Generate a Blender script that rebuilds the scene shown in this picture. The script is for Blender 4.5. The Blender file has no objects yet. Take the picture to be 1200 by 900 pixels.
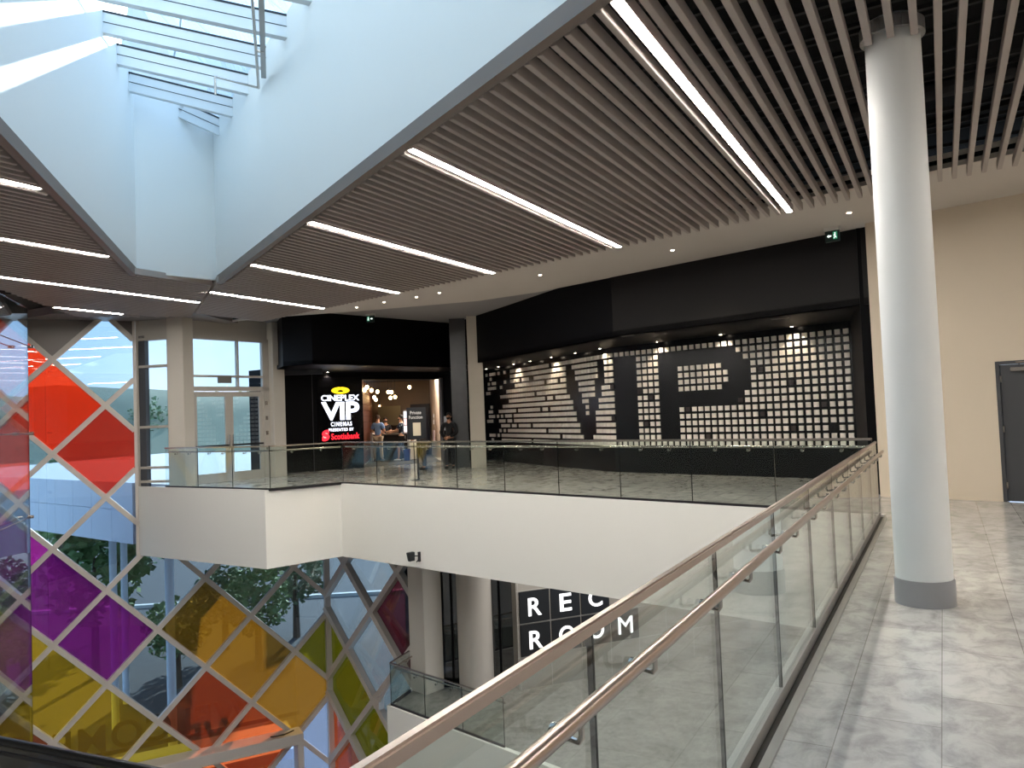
import bpy, bmesh, math, random
import numpy as np
from mathutils import Vector, Matrix
random.seed(7)
sc = bpy.context.scene
COL = sc.collection
R = math.radians

# ------------------------------------------------------------------ camera
F, CX, CY, EYE = 905.0, 600.0, 450.0, 1.6
def _n(v):
    v = np.array(v, float); return v / np.linalg.norm(v)
_A = _n((505, 17, F)); _U = _n((-865, -22450, F)); _U = _n(_U - _A * _U.dot(_A)); _X = np.cross(_A, _U)
ROT = np.array([_X, _A, _U]); CAM = np.array([0, 0, EYE])
def ray(x, y): return ROT @ _n((x - CX, y - CY, F))
def pz(x, y, z):
    d = ray(x, y); p = CAM + d * ((z - EYE) / d[2]); return Vector(p)
def pv(x, y, p, q):
    nn = np.array([-(q[1] - p[1]), q[0] - p[0], 0]); d = ray(x, y)
    t = ((np.array([p[0], p[1], 0]) - CAM) @ nn) / (d @ nn); return Vector(CAM + d * t)
def at(x, y, dep):
    d = ray(x, y); return Vector(CAM + d * (dep / (d @ ROT[:, 2])))
def px_of(p):
    c = ROT.T @ (np.array(p, float) - CAM); return CX + F * c[0] / c[2], CY + F * c[1] / c[2]
cam = bpy.data.objects.new('camera', bpy.data.cameras.new('camera')); COL.objects.link(cam)
m = Matrix.Identity(4)
for i in range(3):
    m[i][0] = ROT[i, 0]; m[i][1] = -ROT[i, 1]; m[i][2] = -ROT[i, 2]
m[0][3], m[1][3], m[2][3] = 0, 0, EYE
cam.matrix_world = m
cam.data.sensor_width = 36; cam.data.lens = F * 36 / 1200; cam.data.clip_start = .05; cam.data.clip_end = 2000
sc.camera = cam
sc.view_settings.view_transform = 'Standard'; sc.view_settings.look = 'None'
sc.view_settings.gamma = 1; sc.view_settings.use_curve_mapping = False
sc.view_settings.exposure = EXPO = 1.0
sc.cycles.max_bounces = 10; sc.cycles.diffuse_bounces = 5; sc.cycles.glossy_bounces = 4
sc.cycles.transparent_max_bounces = 40; sc.cycles.transmission_bounces = 6
sc.cycles.caustics_reflective = False; sc.cycles.caustics_refractive = False
sc.cycles.sample_clamp_indirect = 6
sc.cycles.use_denoising = True

# ------------------------------------------------------------------ materials
def lin(c): return tuple((v / 255 / 12.92 if v <= 10 else ((v / 255 + .055) / 1.055) ** 2.4) for v in c)
MATS = {}
def mat(name, rgb, rough=.6, metal=0, spec=.5, noise=0, nscale=6, bump=0, emit=0, coat=0):
    if name in MATS: return MATS[name]
    m = bpy.data.materials.new(name); m.use_nodes = True; nt = m.node_tree; b = nt.nodes['Principled BSDF']
    c = lin(rgb)
    b.inputs['Base Color'].default_value = (*c, 1); b.inputs['Roughness'].default_value = rough
    b.inputs['Metallic'].default_value = metal; b.inputs['Specular IOR Level'].default_value = spec
    b.inputs['Coat Weight'].default_value = coat
    if emit:
        b.inputs['Emission Color'].default_value = (*c, 1); b.inputs['Emission Strength'].default_value = emit
    if noise or bump:
        g = nt.nodes.new('ShaderNodeNewGeometry'); n = nt.nodes.new('ShaderNodeTexNoise')
        n.inputs['Scale'].default_value = nscale; n.inputs['Detail'].default_value = 5
        nt.links.new(g.outputs['Position'], n.inputs['Vector'])
        if noise:
            mx = nt.nodes.new('ShaderNodeMix'); mx.data_type = 'RGBA'
            mx.inputs['A'].default_value = (*[v * (1 - noise) for v in c], 1); mx.inputs['B'].default_value = (*[min(1, v * (1 + noise)) for v in c], 1)
            nt.links.new(n.outputs['Fac'], mx.inputs['Factor']); nt.links.new(mx.outputs['Result'], b.inputs['Base Color'])
        if bump:
            bp = nt.nodes.new('ShaderNodeBump'); bp.inputs['Strength'].default_value = bump; bp.inputs['Distance'].default_value = .02
            nt.links.new(n.outputs['Fac'], bp.inputs['Height']); nt.links.new(bp.outputs['Normal'], b.inputs['Normal'])
    MATS[name] = m; return m
def glass(name, rgb, refl=.05, diff=0.0, drgb=None, rough=0.0, power=4.0):
    """thin architectural glass sheet: tinted see-through plus a mirror share that grows towards grazing view"""
    if name in MATS: return MATS[name]
    m = bpy.data.materials.new(name); m.use_nodes = True; nt = m.node_tree; N = nt.nodes; L = nt.links
    N.remove(N['Principled BSDF']); out = N['Material Output']
    t = N.new('ShaderNodeBsdfTransparent'); t.inputs['Color'].default_value = (*[math.sqrt(v) for v in lin(rgb)], 1)
    src = t.outputs[0]
    if diff:
        d = N.new('ShaderNodeBsdfDiffuse'); d.inputs['Color'].default_value = (*lin(drgb or rgb), 1)
        tl = N.new('ShaderNodeBsdfTranslucent'); tl.inputs['Color'].default_value = (*lin(drgb or rgb), 1)
        a = N.new('ShaderNodeMixShader'); a.inputs[0].default_value = .5; L.new(d.outputs[0], a.inputs[1]); L.new(tl.outputs[0], a.inputs[2])
        b = N.new('ShaderNodeMixShader'); b.inputs[0].default_value = diff; L.new(src, b.inputs[1]); L.new(a.outputs[0], b.inputs[2]); src = b.outputs[0]
    gl = N.new('ShaderNodeBsdfGlossy'); gl.inputs['Roughness'].default_value = rough; gl.inputs['Color'].default_value = (1, 1, 1, 1)
    lw = N.new('ShaderNodeLayerWeight'); lw.inputs['Blend'].default_value = .5
    p = N.new('ShaderNodeMath'); p.operation = 'POWER'; p.inputs[1].default_value = power; L.new(lw.outputs['Facing'], p.inputs[0])
    ma = N.new('ShaderNodeMath'); ma.operation = 'MULTIPLY_ADD'; ma.inputs[1].default_value = .8; ma.inputs[2].default_value = refl; ma.use_clamp = True; L.new(p.outputs[0], ma.inputs[0])
    mx = N.new('ShaderNodeMixShader'); L.new(ma.outputs[0], mx.inputs[0]); L.new(src, mx.inputs[1]); L.new(gl.outputs[0], mx.inputs[2])
    L.new(mx.outputs[0], out.inputs['Surface'])
    MATS[name] = m; return m
def emitter(name, rgb, s):
    if name in MATS: return MATS[name]
    m = bpy.data.materials.new(name); m.use_nodes = True; nt = m.node_tree; nt.nodes.remove(nt.nodes['Principled BSDF'])
    e = nt.nodes.new('ShaderNodeEmission'); e.inputs['Color'].default_value = (*lin(rgb), 1); e.inputs['Strength'].default_value = s
    nt.links.new(e.outputs[0], nt.nodes['Material Output'].inputs['Surface']); MATS[name] = m; return m
def stone_floor(name, c1, c2, rough, tile=True):
    m = bpy.data.materials.new(name); m.use_nodes = True; nt = m.node_tree; N = nt.nodes; L = nt.links; b = N['Principled BSDF']
    g = N.new('ShaderNodeNewGeometry'); sx = N.new('ShaderNodeSeparateXYZ'); L.new(g.outputs['Position'], sx.inputs[0])
    n1 = N.new('ShaderNodeTexNoise'); n1.inputs['Scale'].default_value = 5.5; n1.inputs['Detail'].default_value = 9; n1.inputs['Roughness'].default_value = .68; n1.inputs['Distortion'].default_value = .45
    mp = N.new('ShaderNodeMapping'); mp.inputs['Scale'].default_value = (1, .75, 1); L.new(g.outputs['Position'], mp.inputs['Vector']); L.new(mp.outputs[0], n1.inputs['Vector'])
    cr = N.new('ShaderNodeValToRGB'); cr.color_ramp.elements[0].position = .34; cr.color_ramp.elements[0].color = (*lin(c1), 1)
    cr.color_ramp.elements[1].position = .58; cr.color_ramp.elements[1].color = (*lin(c2), 1); L.new(n1.outputs['Fac'], cr.inputs[0])
    col = cr.outputs[0]
    if tile:
        cb = N.new('ShaderNodeCombineXYZ')
        ax = N.new('ShaderNodeMath'); ax.inputs[1].default_value = -4.77 + 88; L.new(sx.outputs['Y'], ax.inputs[0])
        ay = N.new('ShaderNodeMath'); ay.inputs[1].default_value = .535 + 44.5; L.new(sx.outputs['X'], ay.inputs[0])
        L.new(ax.outputs[0], cb.inputs['X']); L.new(ay.outputs[0], cb.inputs['Y'])
        bt = N.new('ShaderNodeTexBrick'); bt.inputs['Scale'].default_value = 1; bt.inputs['Brick Width'].default_value = .88; bt.inputs['Row Height'].default_value = .445
        bt.inputs['Mortar Size'].default_value = .003; bt.inputs['Mortar Smooth'].default_value = .2; bt.offset = .5
        bt.inputs['Color1'].default_value = (1, 1, 1, 1); bt.inputs['Color2'].default_value = (.82, .82, .83, 1); bt.inputs['Mortar'].default_value = (.55, .54, .53, 1)
        L.new(cb.outputs[0], bt.inputs['Vector'])
        mx = N.new('ShaderNodeMix'); mx.data_type = 'RGBA'; mx.blend_type = 'MULTIPLY'; mx.inputs['Factor'].default_value = 1
        L.new(col, mx.inputs['A']); L.new(bt.outputs['Color'], mx.inputs['B']); col = mx.outputs['Result']
    L.new(col, b.inputs['Base Color']); b.inputs['Roughness'].default_value = rough; b.inputs['Specular IOR Level'].default_value = .55
    return m
M_white = mat('white_paint', (232, 230, 224), .55, noise=.015, nscale=.6)
M_well = mat('skylight_white', (240, 242, 240), .6)
M_beige = mat('beige_paint', (208, 194, 174), .6, noise=.03, nscale=1.2)
M_trimgrey = mat('grey_trim', (122, 108, 100), .5)
M_slat = mat('slat_taupe', (174, 164, 158), .5)
M_void = mat('void_black', (12, 12, 14), .9)
M_gyp = mat('gypsum', (205, 198, 190), .7)
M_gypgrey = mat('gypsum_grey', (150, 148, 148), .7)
M_black = mat('black_panel', (5, 5, 9), .5, spec=.12)
M_brownblack = mat('black_bulkhead', (14, 11, 12), .55, spec=.25)
M_blackgloss = mat('black_gloss', (8, 9, 14), .26, spec=.45)
M_floor = stone_floor('stone_floor', (164, 162, 159), (202, 199, 195), .15)
M_conc = stone_floor('concrete_floor', (112, 109, 104), (150, 146, 140), .35, tile=False)
M_concwall = mat('concrete_wall', (150, 145, 138), .6, noise=.08, nscale=2)
M_steel = mat('brushed_steel', (190, 182, 175), .22, metal=1)
M_bronze = mat('satin_bronze_steel', (184, 168, 157), .3, metal=1)
M_channel = mat('dark_channel', (52, 50, 54), .35, metal=.6)
M_lightchan = mat('pale_channel', (170, 168, 165), .35, metal=.5)
M_mullion = mat('mullion_paint', (196, 188, 181), .45)
M_frame = mat('frame_paint', (186, 180, 172), .5)
M_spandrel = mat('spandrel_panel', (128, 121, 118), .35)
G_rail = glass('guard_glass', (228, 238, 234), .008, power=3.3)
G_clear = glass('facade_glass', (176, 200, 216), .07)
G_door = glass('door_glass', (205, 222, 232), .06)
G_sky = glass('skylight_glass', (222, 238, 248), .03)
G_red = glass('vermilion_glass', (222, 74, 38), .06, .3, (205, 56, 24))
G_red2 = glass('red_glass', (190, 62, 48), .06, .35, (170, 52, 40))
G_purple = glass('purple_glass', (165, 60, 165), .06, .4, (170, 60, 165))
G_yellow = glass('yellow_glass', (238, 200, 60), .05, .16, (226, 182, 30))
G_ochre = glass('ochre_glass', (175, 142, 62), .07, .35, (165, 130, 48))
G_orange = glass('orange_glass', (196, 100, 54), .06, .16, (180, 88, 46))
G_olive = glass('olive_glass', (150, 150, 30), .05, .4, (140, 140, 30))
G_maroon = glass('maroon_glass', (120, 50, 70), .06, .35, (90, 36, 44))
G_blue = glass('paleblue_glass', (170, 195, 230), .06, .2, (180, 200, 235))
G_dark = glass('dark_glass', (60, 66, 78), .08)
E_strip = emitter('strip_light', (255, 249, 240), 60)
E_down = emitter('downlight', (255, 236, 210), 12)
E_bulb = emitter('bulb_glow', (255, 214, 150), 9)

# ------------------------------------------------------------------ mesh helper
ORG = {}
class MB:
    def __init__(s): s.v = []; s.f = []
    def add(s, vs, fs):
        o = len(s.v); s.v += [Vector(v) for v in vs]; s.f += [tuple(i + o for i in f) for f in fs]; return s
    def frame(s, o, ux, uy, uz, sx, sy, sz, cx=.5, cy=.5, cz=0):
        """box along axes ux,uy,uz with sizes, anchored by fractions"""
        o = Vector(o); ux, uy, uz = Vector(ux).normalized() * sx, Vector(uy).normalized() * sy, Vector(uz).normalized() * sz
        b = o - ux * cx - uy * cy - uz * cz
        vs = [b, b + ux, b + ux + uy, b + uy, b + uz, b + ux + uz, b + ux + uy + uz, b + uy + uz]
        return s.add(vs, [(0, 3, 2, 1), (4, 5, 6, 7), (0, 1, 5, 4), (1, 2, 6, 5), (2, 3, 7, 6), (3, 0, 4, 7)])
    def box(s, c, sx, sy, sz, rz=0):
        return s.frame(c, (math.cos(rz), math.sin(rz), 0), (-math.sin(rz), math.cos(rz), 0), (0, 0, 1), sx, sy, sz)
    def bar(s, p, q, w, h, up=(0, 0, 1), cw=.5, ch=.5):
        p, q = Vector(p), Vector(q); d = q - p; up = Vector(up); side = d.cross(up)
        if side.length < 1e-6: side = d.cross(Vector((0, 1, 0)))
        side.normalize(); u2 = side.cross(d).normalized()
        return s.frame(p, d, side, u2, d.length, w, h, 0, cw, ch)
    def prism(s, poly, z0, z1):
        n = len(poly); z0s = z0 if isinstance(z0, (list, tuple)) else [z0] * n; z1s = z1 if isinstance(z1, (list, tuple)) else [z1] * n
        a = sum(poly[i][0] * poly[(i + 1) % n][1] - poly[(i + 1) % n][0] * poly[i][1] for i in range(n))
        idx = list(range(n)) if a > 0 else list(range(n))[::-1]
        vs = [(poly[i][0], poly[i][1], z0s[i]) for i in idx] + [(poly[i][0], poly[i][1], z1s[i]) for i in idx]
        fs = [tuple(range(n))[::-1], tuple(range(n, 2 * n))] + [(i, (i + 1) % n, n + (i + 1) % n, n + i) for i in range(n)]
        return s.add(vs, fs)
    def wall(s, p, q, z0, z1, t, side=1):
        """vertical slab from p to q, thickness t to the left (side=1) or right of p->q"""
        p, q = Vector(p[:2]), Vector(q[:2]); d = (q - p).normalized(); nrm = Vector((-d.y, d.x)) * t * side
        return s.prism([p, q, q + nrm, p + nrm], z0, z1)
    def tube(s, pts, r, n=10, cap=True):
        pts = [Vector(p) for p in pts]; rs = r if isinstance(r, (list, tuple)) else [r] * len(pts); rings = []; vs = []
        prev = None
        for i, p in enumerate(pts):
            d = ((pts[min(i + 1, len(pts) - 1)] - p).normalized() + (p - pts[max(i - 1, 0)]).normalized())
            if d.length < 1e-6: d = Vector((0, 0, 1))
            d.normalize(); a = prev if prev is not None else (Vector((0, 0, 1)) if abs(d.z) < .9 else Vector((1, 0, 0)))
            x = (a - d * a.dot(d)).normalized(); y = d.cross(x); prev = x
            vs += [p + (x * math.cos(2 * math.pi * k / n) + y * math.sin(2 * math.pi * k / n)) * rs[i] for k in range(n)]
        fs = [(i * n + k, i * n + (k + 1) % n, (i + 1) * n + (k + 1) % n, (i + 1) * n + k) for i in range(len(pts) - 1) for k in range(n)]
        if cap: fs += [tuple(range(n))[::-1], tuple(range((len(pts) - 1) * n, len(pts) * n))]
        return s.add(vs, fs)
    def lathe(s, c, prof, n=32):
        c = Vector(c); vs = []; 
        for r, z in prof: vs += [c + Vector((r * math.cos(2 * math.pi * k / n), r * math.sin(2 * math.pi * k / n), z)) for k in range(n)]
        m = len(prof)
        fs = [(i * n + k, i * n + (k + 1) % n, (i + 1) * n + (k + 1) % n, (i + 1) * n + k) for i in range(m - 1) for k in range(n)]
        fs += [tuple(range(n))[::-1], tuple(range((m - 1) * n, m * n))]
        return s.add(vs, fs)
    def ball(s, c, rx, ry=None, rz=None, n=12, k=8, rot=None):
        ry = ry or rx; rz = rz or rx; c = Vector(c); vs = []; 
        for i in range(k + 1):
            th = math.pi * i / k
            for j in range(n):
                ph = 2 * math.pi * j / n; p = Vector((rx * math.sin(th) * math.cos(ph), ry * math.sin(th) * math.sin(ph), rz * math.cos(th)))
                vs.append(c + (rot @ p if rot else p))
        fs = [(i * n + j, (i + 1) * n + j, (i + 1) * n + (j + 1) % n, i * n + (j + 1) % n) for i in range(k) for j in range(n)]
        return s.add(vs, fs)
    def mesh(s, me, M4):
        return s.add([M4 @ v.co for v in me.vertices], [tuple(p.vertices) for p in me.polygons])
    def build(s, name, material, parent=None, smooth=False, bevel=0, org=None):
        if org is None:
            if parent is not None: org = ORG[parent.name]
            else:
                xs = [v.x for v in s.v]; ys = [v.y for v in s.v]; zs = [v.z for v in s.v]
                org = Vector(((min(xs) + max(xs)) / 2, (min(ys) + max(ys)) / 2, min(zs)))
        me = bpy.data.meshes.new(name); me.from_pydata([v - org for v in s.v], [], s.f); me.update()
        bm = bmesh.new(); bm.from_mesh(me); bmesh.ops.remove_doubles(bm, verts=bm.verts, dist=1e-5)
        if bevel:
            es = [e for e in bm.edges if len(e.link_faces) == 2 and e.calc_face_angle(0) > .6]
            bmesh.ops.bevel(bm, geom=es, offset=bevel, segments=2, affect='EDGES', clamp_overlap=True)
        bm.to_mesh(me); bm.free()
        if smooth:
            me.polygons.foreach_set('use_smooth', [True] * len(me.polygons))
            try: me.set_sharp_from_angle(angle=R(40))
            except Exception: pass
        me.materials.append(material)
        o = bpy.data.objects.new(name, me); COL.objects.link(o)
        if parent is not None: o.parent = parent
        else: o.location = org
        ORG[o.name] = org
        return o
def tag(o, label, cat, group=None):
    o['label'] = label; o['category'] = cat
    if group: o['group'] = group
    return o
def thing(name, label, cat, loc, group=None):
    o = bpy.data.objects.new(name, None); COL.objects.link(o); o.location = loc; o.empty_display_size = .1
    ORG[o.name] = Vector(loc); return tag(o, label, cat, group)
def struct(o): o['kind'] = 'structure'; return o
def sempty(name, loc):
    o = bpy.data.objects.new(name, None); COL.objects.link(o); o.location = loc; ORG[o.name] = Vector(loc); o['kind'] = 'structure'; return o
def dup(root, delta, label=None):
    c = root.copy(); COL.objects.link(c); c.location = root.location + Vector(delta)
    if label: c['label'] = label
    for ch in root.children:
        d = ch.copy(); COL.objects.link(d); d.parent = c
        for g in ch.children:
            e = g.copy(); COL.objects.link(e); e.parent = d
    return c
def ordn(k):
    names = ['first', 'second', 'third', 'fourth', 'fifth', 'sixth', 'seventh', 'eighth', 'ninth', 'tenth', 'eleventh', 'twelfth', 'thirteenth', 'fourteenth', 'fifteenth', 'sixteenth', 'seventeenth', 'eighteenth', 'nineteenth', 'twentieth', 'twenty-first', 'twenty-second', 'twenty-third', 'twenty-fourth']
    return names[k - 1]
def text_mesh(body, bold=0.0, ext=.01, spacing=1.0):
    cu = bpy.data.curves.new('txt', 'FONT'); cu.body = body; cu.size = 1; cu.offset = bold; cu.extrude = ext; cu.space_character = spacing; cu.resolution_u = 6
    o = bpy.data.objects.new('txt', cu); COL.objects.link(o); dg = bpy.context.evaluated_depsgraph_get()
    me = bpy.data.meshes.new_from_object(o.evaluated_get(dg)); bpy.data.objects.remove(o); return me
def lettering(body, o, ux, uz, width, height, depth, bold=.0, spacing=1.0):
    """text as solid letters: lower-left at o, along ux, up uz, given overall width, height and depth (toward the reader)"""
    me = text_mesh(body, bold, .5, spacing); xs = [v.co.x for v in me.vertices]; ys = [v.co.y for v in me.vertices]
    x0, x1, y0, y1 = min(xs), max(xs), min(ys), max(ys); ux = Vector(ux).normalized(); uz = Vector(uz).normalized(); nn = ux.cross(uz)
    mb = MB(); o = Vector(o)
    vs = [o + ux * ((v.co.x - x0) / (x1 - x0) * width) + uz * ((v.co.y - y0) / (y1 - y0) * height) + nn * ((v.co.z + .5) * depth) for v in me.vertices]
    mb.add(vs, [tuple(p.vertices) for p in me.polygons]); bpy.data.meshes.remove(me); return mb
def clip(poly, f):
    """keep part of polygon where f(p) >= 0 (f linear)"""
    out = []
    for i in range(len(poly)):
        a, b = poly[i], poly[(i + 1) % len(poly)]; fa, fb = f(a), f(b)
        if fa >= 0: out.append(a)
        if (fa >= 0) != (fb >= 0):
            t = fa / (fa - fb); out.append((a[0] + (b[0] - a[0]) * t, a[1] + (b[1] - a[1]) * t))
    return out
def cliprect(poly, r):
    for f in (lambda p: p[0] - r[0], lambda p: r[1] - p[0], lambda p: p[1] - r[2], lambda p: r[3] - p[1]):
        poly = clip(poly, f)
        if len(poly) < 3: return []
    a = abs(sum(poly[i][0] * poly[(i + 1) % len(poly)][1] - poly[(i + 1) % len(poly)][0] * poly[i][1] for i in range(len(poly)))) / 2
    return poly if a > .004 else []
def clipseg(p, q, r):
    t0, t1 = 0.0, 1.0; dx, dy = q[0] - p[0], q[1] - p[1]
    for pp, qq in ((-dx, p[0] - r[0]), (dx, r[1] - p[0]), (-dy, p[1] - r[2]), (dy, r[3] - p[1])):
        if abs(pp) < 1e-9:
            if qq < 0: return None
        else:
            t = qq / pp
            if pp < 0: t0 = max(t0, t)
            else: t1 = min(t1, t)
    if t1 - t0 < .01: return None
    return (p[0] + dx * t0, p[1] + dy * t0), (p[0] + dx * t1, p[1] + dy * t1)

# ------------------------------------------------------------------ plan of the place
CD = Vector((math.cos(R(-14.4)), math.sin(R(-14.4)), 0))       # run of the balcony edge
K0, K1, K2, F1 = (-19.6, 13.62), (-14.3, 13.32), (-13.5, 15.08), (-.80, 11.82)
RX = -.85                                                      # near guardrail plane
fa = R(32.5); FD = Vector((math.sin(fa), math.cos(fa), 0)); FN = Vector((-math.cos(fa), math.sin(fa), 0))  # facade run / outward
C0 = Vector(K0 + (0,)) + FD * 5.2
D0, D1 = (-18.42, 14.5), (-18.05, 17.05)                       # glass door wall
T0 = at(157, 560, 23.4); T1 = at(38, 560, 27.9); T2 = T1 + (T1 - T0) * 1.5
P1a, P1b, PM, Qb, Qa = (-1.02, 14.62), (-6.4, 16.28), (-14.25, 21.7), (-15.57, 16.39), (-16.76, 16.42)
TWa, TWb, TWc = (-1.43, 17.28), (-7.61, 19.1), (-14.6, 24.15)  # tile wall
S0, S1 = (-19.2, 17.55), (-17.44, 20.7)                        # black wall with the lit sign
J1 = tuple(pz(517, 541, 0)[:2])
ZC = 4.62                                                      # plaster ceiling
def xy(v, d=0): return (v[0], v[1])

# ---- floors
struct(MB().prism([(RX - .06, -7), (8, -7), (8, 46), (-27, 46), (-24, 38), (-18.9, 18.2), (-18.0, 17.1), (-18.5, 14.4), (-19.5, 13.7), (-14.3, 13.4), (-13.5, 15.16), (-.92, 11.9)], -1.62, 0).build('floor', M_floor))
struct(MB().prism([(-12.41, 15.4), (0, 12.2), (9, 10), (9, 46), (-16, 46), (-12.3, 20), (-12.6, 16.9)], -5.8, -5.5).build('floor_lower', M_conc))
struct(MB().prism([(-16, -8), (8, -8), (8, 12), (-10, 15), (-17, 18), (-22, 10)], -11.3, -11.0).build('floor_ground', M_conc))
# balcony edge (white upstand), four faces
bal = sempty('wall_center', (-7, 13.5, -1.85))
def fascia(p, q, side=1, za=-1.85, zb=-1.85): MB().wall(p, q, [za, zb, zb, za], .03, .07, side).build('fascia_panel', M_white, bal)
fascia(K0, K1); fascia(K1, K2, 1, -1.85, -1.81); fascia(K2, F1, 1, -1.81, -1.69); fascia((RX - .07, 11.9), (RX - .07, -7), 1)
MB().prism([(-19.4, 13.8), (-14.3, 13.5), (-13.5, 15.2), (-.9, 11.95), (8, 11), (8, 46), (-24, 38), (-18.9, 18.2), (-18.0, 17.1)], -1.68, -1.63).build('soffit', M_gyp, bal)
MB().prism([(RX - .06, -7), (8, -7), (8, 12), (RX - .06, 12)], -1.68, -1.63).build('soffit', M_gyp, bal)
# white wall under the lower balcony
lw_ = sempty('wall_lower', (-10, 14.8, -11))
MB().wall((-12.45, 15.36), (0.2, 12.1), -11, -5.48, .12).build('wall_panel', M_white, lw_)
MB().wall((-12.45, 15.36), (-12.75, 17.2), -11, -5.48, .12, -1).build('wall_panel', M_white, lw_)
# black gap line at foot of lower guard is part of guard (below)

# ---- enclosing walls
struct(MB().wall((8, -7), (8, 12.2), -11, 5.5, .3, -1).build('wall_right', M_beige))
struct(MB().wall((-24, -7), (8, -7), -11, 5.5, .3, -1).build('wall_back', M_white))
PW = (-23.4 + .02, 7.7)
struct(MB().wall((-23.5, 7.6), (-24, -7), -11, 5.5, .3, -1).build('wall_left', M_white))
bw0 = Vector((-1.0, 14.34, 0)); bw1 = bw0 + CD * 9.4
beige = sempty('wall_far', (3, 13.3, 0))
dv0 = pv(1172, 520, bw0, bw1); s_d0 = (dv0 - Vector((bw0.x, bw0.y, dv0.z))).dot(CD)
DW, DH = .95, 2.13
def bwp(s, z=0): return bw0 + CD * s + Vector((0, 0, z))
MB().wall(bwp(0), bwp(s_d0), 0, ZC + .05, .3).build('wall_panel', M_beige, beige)
MB().wall(bwp(s_d0 + DW), bwp(9.4), 0, ZC + .05, .3).build('wall_panel', M_beige, beige)
MB().wall(bwp(s_d0), bwp(s_d0 + DW), DH, ZC + .05, .3).build('wall_panel', M_beige, beige)
nb = Vector((-CD.y, CD.x, 0))
# grey steel door in it
dr = sempty('door_1', bwp(s_d0 + DW / 2))
M_dgrey = mat('door_grey', (62, 63, 66), .45)
fr = MB(); 
for a in (0, DW - .05): fr.frame(bwp(s_d0 + a) - nb * .012, CD, nb, (0, 0, 1), .05, .14, DH, 0, 0, 0)
fr.frame(bwp(s_d0, DH - .05) - nb * .012, CD, nb, (0, 0, 1), DW, .14, .05, 0, 0, 0)
fr.build('door_frame', M_dgrey, dr)
leaf = MB().frame(bwp(s_d0 + .053, .01) + nb * .02, CD, nb, (0, 0, 1), DW - .106, .045, DH - .065, 0, 0, 0).build('door_leaf', M_dgrey, dr, bevel=.004)
for z in (.25, 1.1, 1.86): MB().frame(bwp(s_d0 + .06, z) + nb * .004, CD, nb, (0, 0, 1), .028, .02, .1, .5, .5, .5).build('hinge', M_steel, leaf)
MB().frame(bwp(s_d0 + .2, DH - .13) - nb * .02, CD, nb, (0, 0, 1), .32, .05, .055, 0, .5, .5).build('door_closer', M_steel, leaf, bevel=.006)
MB().tube([bwp(s_d0 + .36, DH - .09) - nb * .03, bwp(s_d0 + .3, DH - .03) - nb * .16, bwp(s_d0 + .42, DH - .03) - nb * .02], .009).build('closer_arm', M_steel, leaf)
MB().frame(bwp(s_d0 + DW - .14, 1.02) - nb * .02, CD, nb, (0, 0, 1), .03, .04, .18, .5, .5, .5).build('door_handle', M_steel, leaf)

# ---- ceiling: black void above the slats with the skylight opening cut out
WA, WB, WC, WD = (1.0, 3.33), (-12.52, 10.55), (-12.95, 9.10), (-3.4, -.1)
def ring(outer, hole, z0, z1):
    bm = bmesh.new()
    for z in (z0, z1):
        es = []
        for loop in (outer, hole):
            vs = [bm.verts.new((p[0], p[1], z)) for p in loop]
            es += [bm.edges.new((vs[i], vs[(i + 1) % len(vs)])) for i in range(len(vs))]
        bmesh.ops.triangle_fill(bm, edges=es, use_beauty=True)
    mb = MB(); bm.verts.index_update(); mb.add([v.co.copy() for v in bm.verts], [tuple(v.index for v in f.verts) for f in bm.faces]); bm.free(); return mb
hole = [(1.3, 3.46), (-12.75, 10.95), (-13.3, 9.0), (-3.4, -.5)]
ceil = struct(ring([(-24.5, -7.3), (8.3, -7.3), (8.3, 14.0), (-1, 16), (-6, 17.6), (-14, 23), (-17.8, 18), (-18.2, 14.6), (-19.7, 13.7), (-24.5, 6.5)], hole, 5.25, 5.4).build('ceiling', M_void))
duct = MB()
for k in range(26):
    yb = 3.4 + k * .36 + random.uniform(-.08, .08); zz = 5.08 + random.uniform(-.1, .05)
    xl = max(-9, (5.6 - .24 * (yb - 7.5) - yb) / .537 - 1.7) if yb < 9 else -6
    xl = max(xl, (5.3 - yb) / .537 - 1.953 + 1.2)
    duct.bar((xl, yb - .24 * (xl - 7.5) * 0, zz), (7.5, yb - .3, zz), .045, .04)
duct.tube([(2.5, -3, 4.98), (2.5, 9, 4.98), (-4, 10.6, 4.98)], .11)

duct.build('hanger_channel', mat('channel_dark', (44, 44, 47), .6), ceil, org=ORG[ceil.name])
# plaster border beyond the slats and grey recess beyond it
YE = lambda X: 11.66 - .2246 * X
struct(MB().prism([(8, YE(8)), (8, 12.5), (1.22, 13.95), (-1.02, 14.66), (-6.4, 16.3), (-8.6, 17.0), (-10.5, 17.2), (-13.4, 16.6), (-16.1, 15.85), (-17.9, 15.6), (-18.1, YE(-18.1) - .1)], ZC, ZC + .2).build('ceiling', M_gyp))
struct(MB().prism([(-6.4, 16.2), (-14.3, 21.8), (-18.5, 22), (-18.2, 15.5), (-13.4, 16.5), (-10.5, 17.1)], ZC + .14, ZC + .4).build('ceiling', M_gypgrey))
struct(MB().prism([(-17.7, 13.35), (-17.0, 13.5), (-18.0, 15.9), (-18.9, 15.9), (-18.6, 14.5), (-19.75, 13.75), (-21.2, 11.4), (-19.6, 11.4), (-18.3, 13.0)], ZC, ZC + .2).build('ceiling', M_spandrel))

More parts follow.
